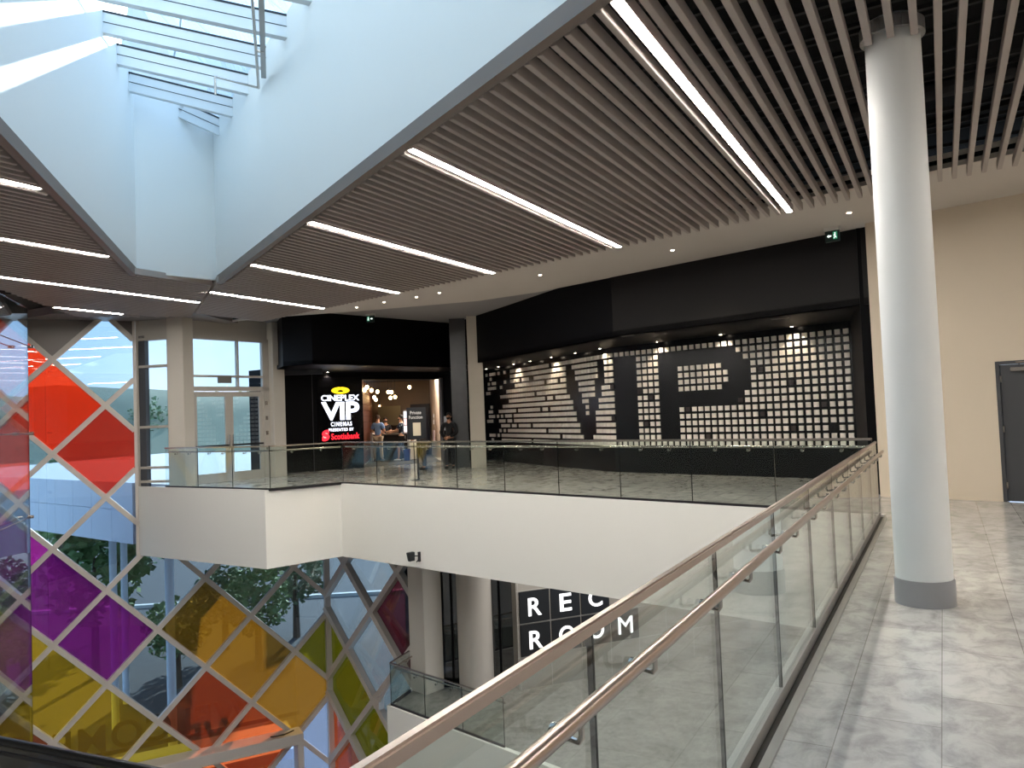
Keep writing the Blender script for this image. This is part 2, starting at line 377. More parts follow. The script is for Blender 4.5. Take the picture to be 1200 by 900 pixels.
# ---- skylight well
def lerp(a, b, t): return Vector((a[0] + (b[0] - a[0]) * t, a[1] + (b[1] - a[1]) * t))
ZR, ZL, ZT = 7.62, 8.16, 9.9
well = sempty('wall_upper', (-8, 8, 4.45))
def wellwall(p, q, zt0, zt1, side):
    p, q = Vector(p), Vector(q); d = (q - p).normalized(); nn = Vector((-d.y, d.x)) * .25 * side
    MB().prism([p, q, q + nn, p + nn], 4.6, [zt0, zt1, zt1, zt0]).build('well_face', M_well, well)
wellwall(WA, WB, ZR, ZR, -1); wellwall(WB, WC, ZR, ZT, -1); wellwall(WC, WD, ZT, ZT, -1); wellwall(WD, WA, ZT, ZR, -1)
MB().prism([(-13.9, 10.05), (-11.0, 11.95), (-11.2, 12.25), (-14.1, 10.35)], 5.4, [9.42, 8.8, 8.8, 9.42]).build('roof_upstand', M_well, well)  # added block, shaped to keep the sun off the gaps nearest the end wall
tr = sempty('trim_1', (-8, 8, 4.45))
for p, q in ((WA, WB), (WC, WD), (WD, WA)): MB().wall(p, q, 4.44, 4.6, .1, -1).build('edge_trim', M_trimgrey, tr)
MB().wall(WB, WC, 4.52, 4.6, .1, -1).build('edge_trim', M_well, tr)
Lp = [Vector((-12.66, 8.81)) + Vector((.785, -.755)) * k for k in range(12)]
Rp = [Vector((-11.09, 9.80)) + Vector((.985, -.525)) * k for k in range(12)]
beams = [((-12.70, 9.96), (-12.09, 10.32), 7.68, 7.28)] + [(tuple(a), tuple(b), ZL - .36, ZR - .36) for a, b in zip(Lp, Rp)]
M_beam = mat('beam_white', (228, 232, 233), .45); M_gasket = mat('gasket_dark', (40, 44, 52), .6)
for k, (a, b, za, zb) in enumerate(beams):
    lab = ('short white skylight beam set against the narrow end wall of the well' if k == 0 else
           f'white skylight beam across the well, {ordn(k)} in front of the short end beam')
    t = thing('skylight_beam', lab, 'skylight beam', ((a[0] + b[0]) / 2, (a[1] + b[1]) / 2, (za + zb) / 2), 'white beams under the skylight glass')
    A, B = Vector((*a, za)), Vector((*b, zb)); d = (B - A); d2 = Vector((d.x, d.y, 0)).normalized()
    fwd = Vector((d2.y, -d2.x, 0)); A -= d2 * .04; B += d2 * .06
    up = Vector((0, 0, 1))
    MB().bar(A + fwd * .0, B, .09, .30, up, .5, 0).build('web', M_beam, t)
    MB().bar(A + up * .145, B + up * .145, .1, .012, up, .5, .5).build('reveal_strip', M_gasket, t)
    MB().bar(A - up * .012, B - up * .012, .13, .03, up, .5, .5).build('flange', M_beam, t)
    MB().bar(A + up * .315, B + up * .315, .11, .03, up, .5, .5).build('gasket', M_gasket, t)
sky = sempty('window_5', (-8, 8, 7.9))
seq = [(WC, WB)] + [(tuple(a), tuple(b)) for a, b in zip(Lp, Rp)] + [(WD, WA)]
for (a, b), (c, d) in zip(seq, seq[1:]):
    MB().add([(*a, ZT), (*b, ZR + .0), (*d, ZR + .0), (*c, ZT), (*a, ZT + .025), (*b, ZR + .025), (*d, ZR + .025), (*c, ZT + .025)],
             [(0, 1, 2, 3), (7, 6, 5, 4), (0, 4, 5, 1), (1, 5, 6, 2), (2, 6, 7, 3), (3, 7, 4, 0)]).build('glass_pane', G_sky, sky)
for u in (.5,):
    pts = [Vector((*lerp(a, b, u), (ZT + ZR) / 2 + .06)) for a, b in seq]
    for p, q in zip(pts, pts[1:]): MB().bar(p, q, .03, .04).build('glazing_bar', M_beam, sky)
# service rail with crank hanging under the beams
hz = 7.02
rail_t = thing('service_rail', 'grey double rail with a crank handle hanging under the skylight beams', 'rail', tuple(pz(303, 103, hz)))
a, b = pz(303, 103, hz), pz(293, -40, hz); MB().tube([a, b], .022).build('pipe', M_steel, rail_t, smooth=True)
a2, b2 = pz(309, 90, hz + .02), pz(305, -40, hz + .02); MB().bar(a2, b2, .075, .05).build('flat_bar', M_lightchan, rail_t)
c1 = pz(252, 90, hz - .05); MB().tube([a, c1, c1 + Vector((0, 0, -.28))], .018).build('crank_handle', M_steel, rail_t, smooth=True)
MB().bar(pz(301, 60, hz), pz(309, 60, hz), .03, .03).build('bracket', M_steel, rail_t); 
for yy in (30, 80):
    p = pz(309, yy, hz + .02); MB().tube([p, p + Vector((0, 0, .42))], .012).build('hanger', M_steel, rail_t)

# ---- ceiling slats and light strips
SW, SH, SZ = .055, .115, 4.45
def slat_box(X, y0, y1, w, h, z): return MB().add([(X - w / 2, y0, z), (X + w / 2, y0, z), (X + w / 2, y1, z), (X - w / 2, y1, z), (X - w / 2, y0, z + h), (X + w / 2, y0, z + h), (X + w / 2, y1, z + h), (X - w / 2, y1, z + h)],
    [(0, 3, 2, 1), (4, 5, 6, 7), (0, 1, 5, 4), (1, 2, 6, 5), (2, 3, 7, 6), (3, 0, 4, 7)])
def ystart_r(X):
    if X > 1.0: return -3.0
    if X > -12.3: return 4.912 - .537 * (X + 1.953) + .14
    return 10.3 - .66 * (X + 12.2) + .03
def yend_l(X):
    if X > -12.75: return 3.969 - .9625 * (X + 7.627) - .2
    y = 10.3 - .66 * (X + 12.2) - .03
    if X < -16.9: y = min(y, 13.3 + (X + 16.9) * 1.0)
    return y
def ystart_l(X): return 8.35 - 1.2 * (X + 16.1)
stripX = [4.04, -1.84, -4.79, -7.73, -10.62, -13.45]  # the first strip is added out of view to light the walkway
stripn = ['the light strip right of the white round column', 'the widest light strip', 'the light strip left of the widest one', 'the middle light strip', 'the light strip beside the well corner', 'the last light strip before the glass doors']
stripl = ['light strip over the walkway well to the right of the white round column', 'widest ceiling light strip, ending above the exit sign by the beige wall', 'second ceiling light strip, counted leftward from the widest',
          'third ceiling light strip, counted leftward from the widest, starting beside the skylight edge', 'ceiling light strip whose near end is beside the lower corner of the skylight well', 'ceiling light strip nearest the glass doors, right of the ceiling seam']
def strip(X, y0, y1, label):
    t = thing('light_strip', label, 'ceiling light', (X, (y0 + y1) / 2, SZ), 'linear lights between the ceiling slats')
    slat_box(X, y0, y1, .10, SH - .008, SZ + .006).build('housing', M_slat, t)
    slat_box(X, y0 + .03, y1 - .03, .074, .006, SZ).build('diffuser', E_strip, t)
COLC = (-.205, 6.93); CR = .205
pitch = 2.94 / 18
def slat(X, y0, y1, label):
    o = slat_box(X, y0, y1, SW, SH, SZ).build('slat', M_slat, bevel=.004)
    tag(o, label, 'ceiling slat', 'taupe slats of the ceiling')
def slat_cut(X, y0, y1, label):
    dx = abs(X - COLC[0])
    if dx < CR + .06:
        h = math.sqrt(max(0, (CR + .0) ** 2 - max(0, dx - SW / 2) ** 2))
        slat(X, y0, COLC[1] - h - .01, label + ', before the column'); slat(X, COLC[1] + h + .01, y1, label + ', behind the column')
    else: slat(X, y0, y1, label)
for i, X in enumerate(stripX): strip(X, ystart_r(X), YE(X) - .06, stripl[i])
for i in range(len(stripX)):
    if i == 0: continue
    X0 = stripX[i]; X1 = stripX[i + 1] if i + 1 < len(stripX) else X0 - 17 * pitch
    n = 18; st = (X1 - X0) / n
    if i + 1 >= len(stripX): st = -pitch
    for k in range(1, n):
        X = X0 + st * k
        if ystart_r(X) > YE(X) - .4: continue
        slat_cut(X, ystart_r(X), YE(X) - .05, f'taupe slat, {ordn(k)} left of {stripn[i]}')
for k in range(1, 24): slat_cut(-1.84 + k * pitch, ystart_r(-1.84 + k * pitch), YE(-1.84 + k * pitch) - .05, f'taupe slat, {ordn(k)} right of {stripn[1]}')
lX = [-9.1, -11.85, -14.78, -17.55]
ln = ['the topmost light strip left of the well', 'the second light strip left of the well', 'the long light strip left of the well', 'the short light strip above the coloured glass']
ll = ['topmost of the light strips left of the skylight well, cut by the photo edge', 'light strip left of the skylight well, second from the top', 'longest light strip left of the skylight well, ending at the ceiling seam', 'short light strip above the tall clear diamond pane']
for i, X in enumerate(lX): strip(X, ystart_l(X) if i < 3 else 10.23, yend_l(X) if i < 3 else 11.95, ll[i])
for i in range(len(lX)):
    X0 = lX[i]; X1 = lX[i + 1] if i + 1 < 4 else X0 - pitch * 17
    n = max(1, round((X0 - X1) / pitch)); st = (X1 - X0) / n
    for k in range(1, n):
        X = X0 + st * k
        if yend_l(X) - ystart_l(X) < .25: continue
        slat(X, ystart_l(X), yend_l(X), f'taupe slat, {ordn(k)} beyond {ln[i]}')
for k in range(1, 10): slat(-9.1 + k * pitch, ystart_l(-9.1 + k * pitch), yend_l(-9.1 + k * pitch), f'taupe slat, {ordn(k)} before {ln[0]}')

car = sempty('ceiling', (0, 8, 4.56))
def carrier(p, q): MB().bar((*p, SZ + SH), (*q, SZ + SH), .04, .05, up_, .5, 0).build('carrier_rail', M_void, car)
up_ = Vector((0, 0, 1))
for dy in (-.5, -2.2): carrier((-17.2 if dy > -1 else -15.5, YE(-17.2 if dy > -1 else -15.5) + dy), (4.4, YE(4.4) + dy))
carrier((-12.2, 10.55 + .62), (1.0, 3.33 + .75)); carrier((1.02, 3.4), (4.4, 3.4)); carrier((1.02, -1), (4.4, -1))
carrier((-17.3, 12.6), (-13.1, 9.25)); carrier((-13.05, 9.05), (-5.5, 1.35)); carrier((-17.6, 11.0), (-12.9, 5.5)); carrier((-16.9, 14.6), (-12.6, 11.2))
# ---- facade of coloured diamonds
def lattice_window(name, org, run, outn, s0, z0, us, uz, rects, colour, w=.13, dep=.16, thick=.016, irange=range(-8, 9), jrange=range(-8, 9)):
    win = sempty(name, (org.x, org.y, -11))
    P = lambda s, z, o=0: Vector((org.x, org.y, 0)) + run * s + outn * o + Vector((0, 0, z))
    lens = max(us[0], 1)
    for i in irange:
        for j in jrange:
            node = lambda a, b: (s0 + us[0] * a + uz[0] * b, z0 + us[1] * a + uz[1] * b)
            cell = [node(i, j), node(i, j + 1), node(i + 1, j + 1), node(i + 1, j)]
            mb = MB()
            for r in rects:
                pc = cliprect(cell, r)
                if pc:
                    n = len(pc); vs = [P(a, b, .02) for a, b in pc] + [P(a, b, .02 + thick) for a, b in pc]
                    mb.add(vs, [tuple(range(n)), tuple(range(n, 2 * n))[::-1]] + [(q, n + q, n + (q + 1) % n, (q + 1) % n) for q in range(n)])
            if not mb.v: continue
            mm, lab = colour(i, j)
            o = mb.build('spandrel_panel' if mm is M_spandrel else 'glass_pane', mm, win)
            if lab: o['label'] = lab
    for fam in (0, 1):
        for k in (irange if fam else jrange):
            a = (s0 + (uz[0] if not fam else us[0]) * k, z0 + (uz[1] if not fam else us[1]) * k)
            dv = us if not fam else uz
            p, q = (a[0] - dv[0] * 14, a[1] - dv[1] * 14), (a[0] + dv[0] * 14, a[1] + dv[1] * 14)
            mb = MB()
            for r in rects:
                sg = clipseg(p, q, r)
                if sg: mb.bar(P(*sg[0], -.05 - .004 * fam), P(*sg[1], -.05 - .004 * fam), w, dep, outn, .5, .5)
            if mb.v: mb.build('mullion', M_mullion, win)
    return win, P
FO = Vector((*K0, 0))
c1 = {(-1, 0): 'purple', (0, 0): 'purple', (-2, 0): 'purple', (1, -1): 'ochre', (2, -1): 'ochre', (3, -1): 'ochre', (2, 0): 'orange', (3, 0): 'orange', (-1, 1): 'yellow', (0, 1): 'yellow', (1, 1): 'yellow', (2, 1): 'yellow', (3, 1): 'orange',
      (-1, 2): 'orange', (-2, 2): 'orange', (-2, 1): 'clear', (0, 2): 'orange', (3, -2): 'olive', (-3, -2): 'red', (-2, -2): 'red2', (-4, -2): 'red', (-4, -3): 'sp', (-3, -4): 'sp', (-5, -3): 'sp', (-4, -4): 'sp', (-5, -4): 'sp', (-2, -4): 'sp', (4, 0): 'blue', (4, -1): 'blue', (5, 0): 'blue', (-6, -3): 'red', (-5, -2): 'purple', (-4, 0): 'yellow'}
CM = {'purple': (G_purple, 'purple glass pane'), 'ochre': (G_ochre, 'ochre yellow glass pane'), 'yellow': (G_yellow, 'yellow glass pane'), 'orange': (G_orange, 'orange glass pane'), 'olive': (G_olive, 'olive green glass pane'), 'red': (G_red, 'vermilion glass pane'), 'red2': (G_red2, 'red glass pane'), 'sp': (M_spandrel, 'grey opaque infill panel'), 'blue': (G_blue, 'pale blue glass pane'), 'clear': (G_clear, 'clear glass pane'), 'maroon': (G_maroon, 'maroon glass pane')}
w1, FP = lattice_window('window_1', FO, FD, FN, -.76, -2.70, (1.23, -1.247), (-1.256, -1.247), [(-7.2, 5.2, -11, -.25), (-7.2, 0.0, -.25, 4.72)], lambda i, j: CM[c1.get((i, j), 'clear')])
mb = MB(); mb.bar(FP(5.2, -11, -.06), FP(5.2, -1.8, -.06), .16, .2, FN); mb.build('corner_mullion', M_mullion, w1)
MB().bar(FP(0.02, -1.9, -.05), FP(.02, 4.72, -.05), .07, .16, FN).build('edge_mullion', M_mullion, w1)
struct(MB().frame(FP(-7.2, 4.7, -.08), FD, FN, (0, 0, 1), 7.2, .25, .75, 0, 0, 0).build('wall_left', M_spandrel))
# second facade facing along the balcony
cd2 = Vector((math.cos(R(-12.5)), math.sin(R(-12.5)), 0)); n2 = Vector((-cd2.y, cd2.x, 0))
q = pv(409.7, 759.1, C0, C0 + cd2); sN = (Vector((q.x, q.y, 0)) - Vector((C0.x, C0.y, 0))).dot(cd2)
c2 = {(0, -1): 'olive', (-1, 0): 'olive', (0, 0): 'olive', (-1, -1): 'clear', (0, -2): 'maroon', (1, -2): 'maroon', (0, 1): 'orange', (1, 0): 'olive', (1, -1): 'clear', (-1, 1): 'blue', (1, 1): 'orange', (2, -2): 'maroon', (-1, -2): 'clear', (2, -3): 'maroon'}
c2[(0, -1)] = 'clear'
w2, FP2 = lattice_window('window_2', C0, cd2, n2, sN, q.z, (1.22, -1.247), (-1.22, -1.247), [(.05, 4.3, -11, -1.8)], lambda i, j: CM[c2.get((i, j), 'clear')], w=.16, dep=.2)
# tie bracket between the facade node and the lower balcony
tb = thing('tie_bracket', 'white steel tie rod joining the diamond frame to the lower balcony corner', 'bracket', tuple(pv(449, 822, C0, C0 + cd2)))
p = pv(449, 822, C0, C0 + cd2) - n2 * .15; e = Vector((-12.72, 16.3, -4.7))
MB().tube([p, e], .05).build('rod', M_mullion, tb, smooth=True); MB().frame(p, cd2, n2, (0, 0, 1), .24, .2, .3, .5, .5, .5).build('clevis_plate', M_mullion, tb, bevel=.01)

# entrance portal at ground level, in front of facade
po = thing('entrance_portal', 'white boxed entrance frame at the foot of the coloured glass wall', 'entrance frame', tuple(FP(3, -11, -.4)))
MB().frame(FP(-.95, -7.72, -.35), FD, FN, (0, 0, 1), 5.2, .6, .3, 0, .5, 0).build('lintel', M_mullion, po, bevel=.01)
for s_ in (4.165, -.86): MB().frame(FP(s_, -11, -.35), FD, FN, (0, 0, 1), .17, .6, 3.29, .5, .5, 0).build('post', M_mullion, po, bevel=.01)
cb = [FP(3.35, -7.39, -.45), FP(3.5, -7.37, -.55), FP(3.8, -7.38, -.5), FP(4.0, -7.34, -.48), FP(3.7, -7.39, -.52), FP(3.4, -7.38, -.5)]
tag(MB().tube(cb, .018, 6).build('cable', mat('cable_black', (20, 20, 22), .6)), 'loose black cable loop lying on top of the white entrance frame', 'cable')

# ---- bay window and glass doors on the upper floor
def vframe(p, q):
    p, q = Vector((p[0], p[1], 0)), Vector((q[0], q[1], 0)); d = (q - p).normalized(); return p, d, Vector((-d.y, d.x, 0)), (q - p).length
bp, bd, bn, bl = vframe((-19.55, 13.66), (-18.45, 13.98))
wz = [(.06, .42), (.42, 1.32), (1.32, 2.55), (2.55, 4.08)]
win3 = sempty('window_3', (bp.x, bp.y, 0))
zl = [0.12, .5, 1.62, 3.3, 4.06]
for a in (0.0, .09, bl - .16): MB().frame(bp + bd * a, bd, bn, (0, 0, 1), .07 if a != .09 else .2, .16, 4.2, 0, 0, 0).build('window_post', M_frame if a != .09 else mat('dark_reveal', (70, 72, 78), .5), win3)
for z in zl: MB().frame(bp + Vector((0, 0, z)), bd, bn, (0, 0, 1), bl - .1, .18, .07, 0, .1, 0).build('transom', M_frame, win3)
MB().frame(bp + bn * .1, bd, bn, (0, 0, 1), bl - .1, .016, 4.1, 0, 0, 0).build('glass_pane', G_door, win3)
struct(MB().frame(bp + Vector((0, 0, 4.13)), bd, bn, (0, 0, 1), bl, .3, .9, 0, 0, 0).build('wall_left', M_frame))
c = Vector((-18.28, 14.12, 0))
tag(MB().frame(c, bd, bn, (0, 0, 1), .5, .45, ZC + .1).build('square_column', mat('column_paint', (206, 200, 190), .55), bevel=.008), 'pale square column between the bay window and the glass doors', 'column')
dp, dd, dn, dl = vframe(D0, D1)
door2 = sempty('door_2', (dp.x, dp.y, 0))
def dbar(s, z, w, h, name='frame_bar', dep=.12, m_=None, off=0): return MB().frame(dp + dd * s + Vector((0, 0, z)) + dn * off, dd, dn, (0, 0, 1), w, dep, h, 0, .5, 0).build(name, m_ or M_frame, door2)
dbar(0, 0, .07, 4.2); dbar(dl - .22, 0, .22, 4.2); dbar(0, 4.1, dl, .1); dbar(0, 2.62, dl, .13); dbar(0, 3.02, dl, .06)
dbar(dl * .58, 2.7, .05, 1.4)
gp = MB().frame(dp + dd * .05 + Vector((0, 0, 2.7)), dd, dn, (0, 0, 1), dl - .2, .014, 1.42, 0, .5, 0).build('transom_glass', G_door, door2)
lw2 = (dl - .29) / 2
for k in (0, 1):
    s = .07 + k * lw2; lf = MB()
    for a in (0, lw2 - .13): lf.frame(dp + dd * (s + a), dd, dn, (0, 0, 1), .13, .05, 2.6, 0, .5, 0)
    for z, h in ((0.0, .26), (2.46, .14)): lf.frame(dp + dd * (s + .13) + Vector((0, 0, z)), dd, dn, (0, 0, 1), lw2 - .26, .05, h, 0, .5, 0)
    lf = lf.build('door_leaf', M_frame, door2)
    MB().frame(dp + dd * (s + .12) + Vector((0, 0, .24)), dd, dn, (0, 0, 1), lw2 - .24, .014, 2.24, 0, .5, 0).build('leaf_glass', G_door, lf)
    MB().frame(dp + dd * (s + .06) + Vector((0, 0, 1.02)) - dn * .07, dd, dn, (0, 0, 1), lw2 - .1, .035, .05, 0, .5, 0).build('push_bar', M_channel, lf)
    MB().tube([dp + dd * (s + (lw2 - .06 if k == 0 else .06)) - dn * .1 + Vector((0, 0, z)) for z in (.95, 1.35)], .018).build('door_handle', M_steel, lf)
dp_ = dp + dd * 1.05 + Vector((0, 0, 2.95)) - dn * .08
tag(MB().frame(dp_, dd, dn, (0, 0, 1), .42, .08, .2, .5, .5, .5).build('exit_light', mat('fixture_grey', (120, 118, 112), .5), bevel=.01), 'small grey box fixture on the bar above the glass doors', 'fixture')
struct(MB().wall(D0, D1, 4.18, 5.3, .25).build('wall_left', M_frame))
c = Vector((-18.0, 17.25, 0))
tag(MB().frame(c, dd, dn, (0, 0, 1), .42, .5, ZC + .1).build('square_column', mat('column_paint', (206, 200, 190), .55), bevel=.008), 'pale square column between the glass doors and the black wall', 'column')
for k in range(4):
    p = dp + dd * (dl - .12) - dn * .07 + Vector((0, 0, .9 + .45 * k)); tag(MB().frame(p, dd, dn, (0, 0, 1), .08, .03, .12, .5, .5, .5).build('light_switch', M_steel, bevel=.004), ['lowest', 'second lowest', 'second highest', 'highest'][k] + ' small switch plate on the door frame right of the glass doors', 'switch', 'switch plates beside the glass doors')

# ---- white round column in the foreground
cl = thing('round_column', 'white round column with a grey base ring standing on the near walkway', 'column', (*COLC, 0))
MB().lathe((*COLC, 0), [(CR, .19), (CR, 4.66)], 64).build('shaft', mat('column_white', (230, 232, 232), .4), cl, smooth=True)
MB().lathe((*COLC, 0), [(CR + .012, 0), (CR + .012, .2), (CR + .002, .2)], 64).build('base_ring', mat('base_grey', (150, 151, 154), .4), cl, smooth=True)
rg = MB()
for k in range(28):
    a = 2 * math.pi * k / 28
    rg.frame((COLC[0] + (CR + .018) * math.cos(a), COLC[1] + (CR + .018) * math.sin(a), 4.53), (math.cos(a), math.sin(a), 0), (-math.sin(a), math.cos(a), 0), (0, 0, 1), .034, .046, .1)
rg.build('top_collar', mat('collar_grey', (175, 172, 168), .5), cl)
# ---- columns in front of the cinema
cc = at(561.5, 548, 24.25); cc.z = 0
tag(MB().frame(cc, (.85, .53, 0), (-.53, .85, 0), (0, 0, 1), .47, .34, 4.9).build('square_column', mat('column_beige', (200, 192, 178), .6, noise=.04, nscale=3), bevel=.008), 'pale beige square column standing in front of the cinema', 'column')
cc = at(541.5, 548, 24.75); cc.z = 0
tag(MB().frame(cc, (.85, .53, 0), (-.53, .85, 0), (0, 0, 1), .50, .34, 4.9).build('metal_column', mat('dark_metal', (84, 84, 86), .3, metal=.5, noise=.15, nscale=4), bevel=.006), 'dark grey metal clad column just left of the beige one', 'column')

# ---- black cinema front
cin = sempty('wall_front', (-9, 18, 0))
def blk(p, q, z0, z1, m_, t=.2, side=1, name='wall_panel'): MB().wall(p, q, z0, z1, t, side).build(name, m_, cin)
ZS = 3.28
blk(P1a, P1b, ZS, 4.9, M_brownblack, side=-1); blk(P1b, PM, ZS, 4.9, M_black, side=-1); blk(PM, Qb, ZS, 4.9, M_black, side=-1); blk(Qb, Qa, ZS, 4.9, M_black, side=-1)
blk(Qa, (-18.0, 17.4), ZS, 4.9, M_black, side=-1)
MB().prism([P1a, P1b, PM, Qb, Qa, (-18.1, 17.4), (-19.3, 18.2), (-17.7, 21), (-16.6, 24.4), (-14.4, 24.5), (-7.5, 19.4), (-1.0, 17.5)], ZS, ZS + .12).build('soffit_panel', M_black, cin)
blk((-1.02, 14.66), TWa, 0, 4.8, M_black, .15, 1)
blk(S0, S1, 0, ZS + .05, M_black, .2, 1); blk((-17.95, 17.5), S0, 0, ZS + .05, M_black, .2, 1)
blk(J1, TWc, 0, ZS + .05, M_black, .2, 1)
sd = (Vector(S1) - Vector(S0)).normalized(); sd = Vector((sd.x, sd.y, 0)); sn = Vector((sd.y, -sd.x, 0))  # toward viewer
# thin vertical joints of the black wall
jm = mat('joint_grey', (44, 44, 50), .4)
pj = pv(367, 500, S0, S1); MB().frame((pj.x, pj.y, 0), sd, sn, (0, 0, 1), .02, .01, ZS, .5, 0, 0).build('wall_joint', jm, cin)
# header over the entrance
blk(S1, J1, 3.02, ZS + .05, M_black, .25, 1)
# soffit slab at left, paler
a = at(331, 431, 24.2); b = at(377, 431, 24.2)
MB().wall((a.x, a.y), (b.x, b.y), 3.12, 3.34, .1, 1).build('header_panel', mat('dark_grey_panel', (40, 40, 46), .5), cin)

# ---- lit cinema sign
def onS(x, y, off=.03): 
    p = pv(x, y, S0, S1); return p + sn * off
up = Vector((0, 0, 1))
sg = thing('cinema_sign', 'tall lit black cinema sign reading VIP in big white letters', 'sign', tuple(onS(398, 520)))
l, r_ = onS(372, 480, 0), onS(425, 480, 0)
W = (r_ - l).length
MB().frame(l + Vector((0, 0, -.0)) - up * (l.z - .75) + sn * .0, sd, sn, up, W, .03, 2.35, 0, 0, 0).build('sign_panel', mat('sign_black', (3, 3, 5), .15), sg)
E_w = emitter('sign_white', (232, 238, 255), 1.6); E_r = emitter('sign_red', (255, 40, 52), 1.3); E_y = emitter('sign_yellow', (255, 205, 30), 1.3)
def sgn(body, x0, x1, y0, y1, m_, bold=.02, spacing=1.0, name='lettering'):
    """x0,x1 left/right and y0,y1 top/bottom at the left edge"""
    p = onS(x0, y1, .032); w = (onS(x1, y1, 0) - onS(x0, y1, 0)); w.z = 0; h = onS(x0, y0).z - p.z
    return lettering(body, p, sd, up, w.length, h, .012, bold, spacing).build(name, m_, sg)
sgn('CINEPLEX', 376, 420.5, 463.2, 470.2, E_w, .022, .98); sgn('VIP', 376.6, 421, 471.5, 493.2, E_w, .03, .95); sgn('CINEMAS', 387.5, 412, 494.8, 499.8, E_w, .012, 1.3)
sgn('PRESENTED BY', 385, 414, 502.2, 505.8, E_w, .008, 1.15); sgn('Scotiabank', 388, 421, 508.2, 515.4, E_r, .012, 1.05)
# ring emblem
rc = (onS(398.5, 457.6, .035)); rx_ = (onS(409, 458, 0) - onS(388, 458, 0)); rx_.z = 0; rx_ = rx_.length / 2; rz_ = .115
def annulus(c, ux, uz, ax, az, bx, bz, dep, n=40, sh=0):
    mb = MB(); nn = ux.cross(uz); vs = []
    for o in (0, dep):
        for (ra, rb, s) in ((ax, az, 0), (bx, bz, sh)):
            vs += [c + ux * (ra * math.cos(2 * math.pi * k / n)) + uz * (rb * math.sin(2 * math.pi * k / n) + s) + nn * o for k in range(n)]
    fs = []
    for k in range(n):
        k2 = (k + 1) % n; fs += [(2 * n + k, 2 * n + k2, 3 * n + k2, 3 * n + k), (k, n + k, n + k2, k2), (k, k2, 2 * n + k2, 2 * n + k), (n + k, 3 * n + k, 3 * n + k2, n + k2)]
    return mb.add(vs, fs)
annulus(rc, sd, up, rx_, rz_, rx_ * .33, rz_ * .3, .012, sh=-.02).build('ring_emblem', E_y, sg)
MB().frame(rc + up * .0, sd, sn, up, .02, .02, rz_ * 1.0, .5, 0, 0).build('emblem_slot', mat('sign_black', (3, 3, 5), .15), sg)
# red globe emblem
gc = onS(381.5, 511.5, .034)
g = MB(); n = 28; g.add([gc + sd * (.10 * math.cos(2 * math.pi * k / n)) + up * (.12 * math.sin(2 * math.pi * k / n)) for k in range(n)] + [gc + sn * .01 + sd * (.10 * math.cos(2 * math.pi * k / n)) + up * (.12 * math.sin(2 * math.pi * k / n)) for k in range(n)], [tuple(range(n, 2 * n))] + [(k, (k + 1) % n, n + (k + 1) % n, n + k) for k in range(n)])
g.build('globe_emblem', emitter('sign_pink', (255, 150, 140), 1.1), sg)
lettering('S', gc - sd * .13 - up * .18 + sn * .012, sd + up * .25, up, .26, .36, .01, .06).build('globe_letter', E_r, sg)

# ---- cinema lobby behind the opening
lob = sempty('wall_rear', (-17, 28, 0))
BL = at(437, 500, 34.5); BR = at(503, 500, 34.5)
M_wood = mat('lobby_wood', (92, 48, 30), .45, noise=.35, nscale=5); M_brown = mat('lobby_brown', (92, 74, 58), .6, noise=.1, nscale=2)
W0 = at(440, 500, 31.2)
mbw = MB()
for k in range(14): mbw.wall((S1[0] - .3, S1[1] + .25), (BL.x, BL.y), .02 + k * .22, .23 + k * .22, .06 + .02 * (k % 2), 1)
mbw.build('plank_wall', M_wood, lob)
bd_ = (BR - BL).xy.normalized(); MB().wall(BL.xy - bd_ * .6, BR.xy + bd_ * 1.2, 0, 3.4, .2, 1).build('wall_panel', M_brown, lob)
rw0 = at(503.5, 500, 33.5)
MB().wall((BR.x + .1, BR.y), (J1[0] + .1, J1[1] + .2), 0, 3.4, .15, 1).build('wall_panel', mat('lobby_pale', (205, 188, 172), .6), lob)
MB().prism([(S1[0] - .8, S1[1] + .3), (J1[0] + .3, J1[1] + .25), (BR.x + .5, BR.y + .3), (BL.x - .5, BL.y + .3)], 3.3, 3.4).build('lobby_ceiling', mat('lobby_dark', (38, 34, 32), .7), lob)
cp = at(452, 541, 31); struct(MB().prism([(S1[0] - .15, S1[1] + .1), J1, (BR.x, BR.y), (BL.x, BL.y)], .0, .008).build('floor_carpet', mat('carpet_dark', (62, 60, 60), .9, noise=.2, nscale=12)))
# opening posts
pp = at(518.5, 500, 28.0); 
tag(MB().frame((pp.x, pp.y, 0), (1, 0, 0), (0, 1, 0), up, .09, .12, 3.05).build('door_post', mat('post_grey', (112, 110, 112), .45)), 'slim grey metal post at the right side of the cinema entrance', 'post')
# panel wall at back behind host desk and screens
a = at(482, 500, 34.5); tag(MB().frame((a.x, a.y, 0), (1, 0.1, 0), (-.1, 1, 0), up, .95, .1, 2.25, 0, .5, 0).build('partition_panel', mat('partition_navy', (26, 30, 42), .5), bevel=.01), 'dark navy partition panel behind the sign stand in the lobby', 'partition')
a = at(442.5, 470, 34.15); tag(MB().frame((a.x, a.y, 1.35), (1, .12, 0), (-.12, 1, 0), up, 1.15, .05, .85, 0, .5, 0).build('menu_board', mat('board_olive', (104, 96, 76), .5), bevel=.01), 'dull olive board on the back wall of the lobby', 'board')
a = at(473.5, 500, 33.6); scn = thing('display_screen', 'bright upright screen behind the man in the patterned shirt', 'screen', (a.x, a.y, 1.1))
MB().frame((a.x, a.y, 1.0), (1, .1, 0), (-.1, 1, 0), up, .34, .05, 1.0, .0, .5, 0).build('housing', mat('housing_grey', (150, 146, 146), .5), scn, bevel=.006)
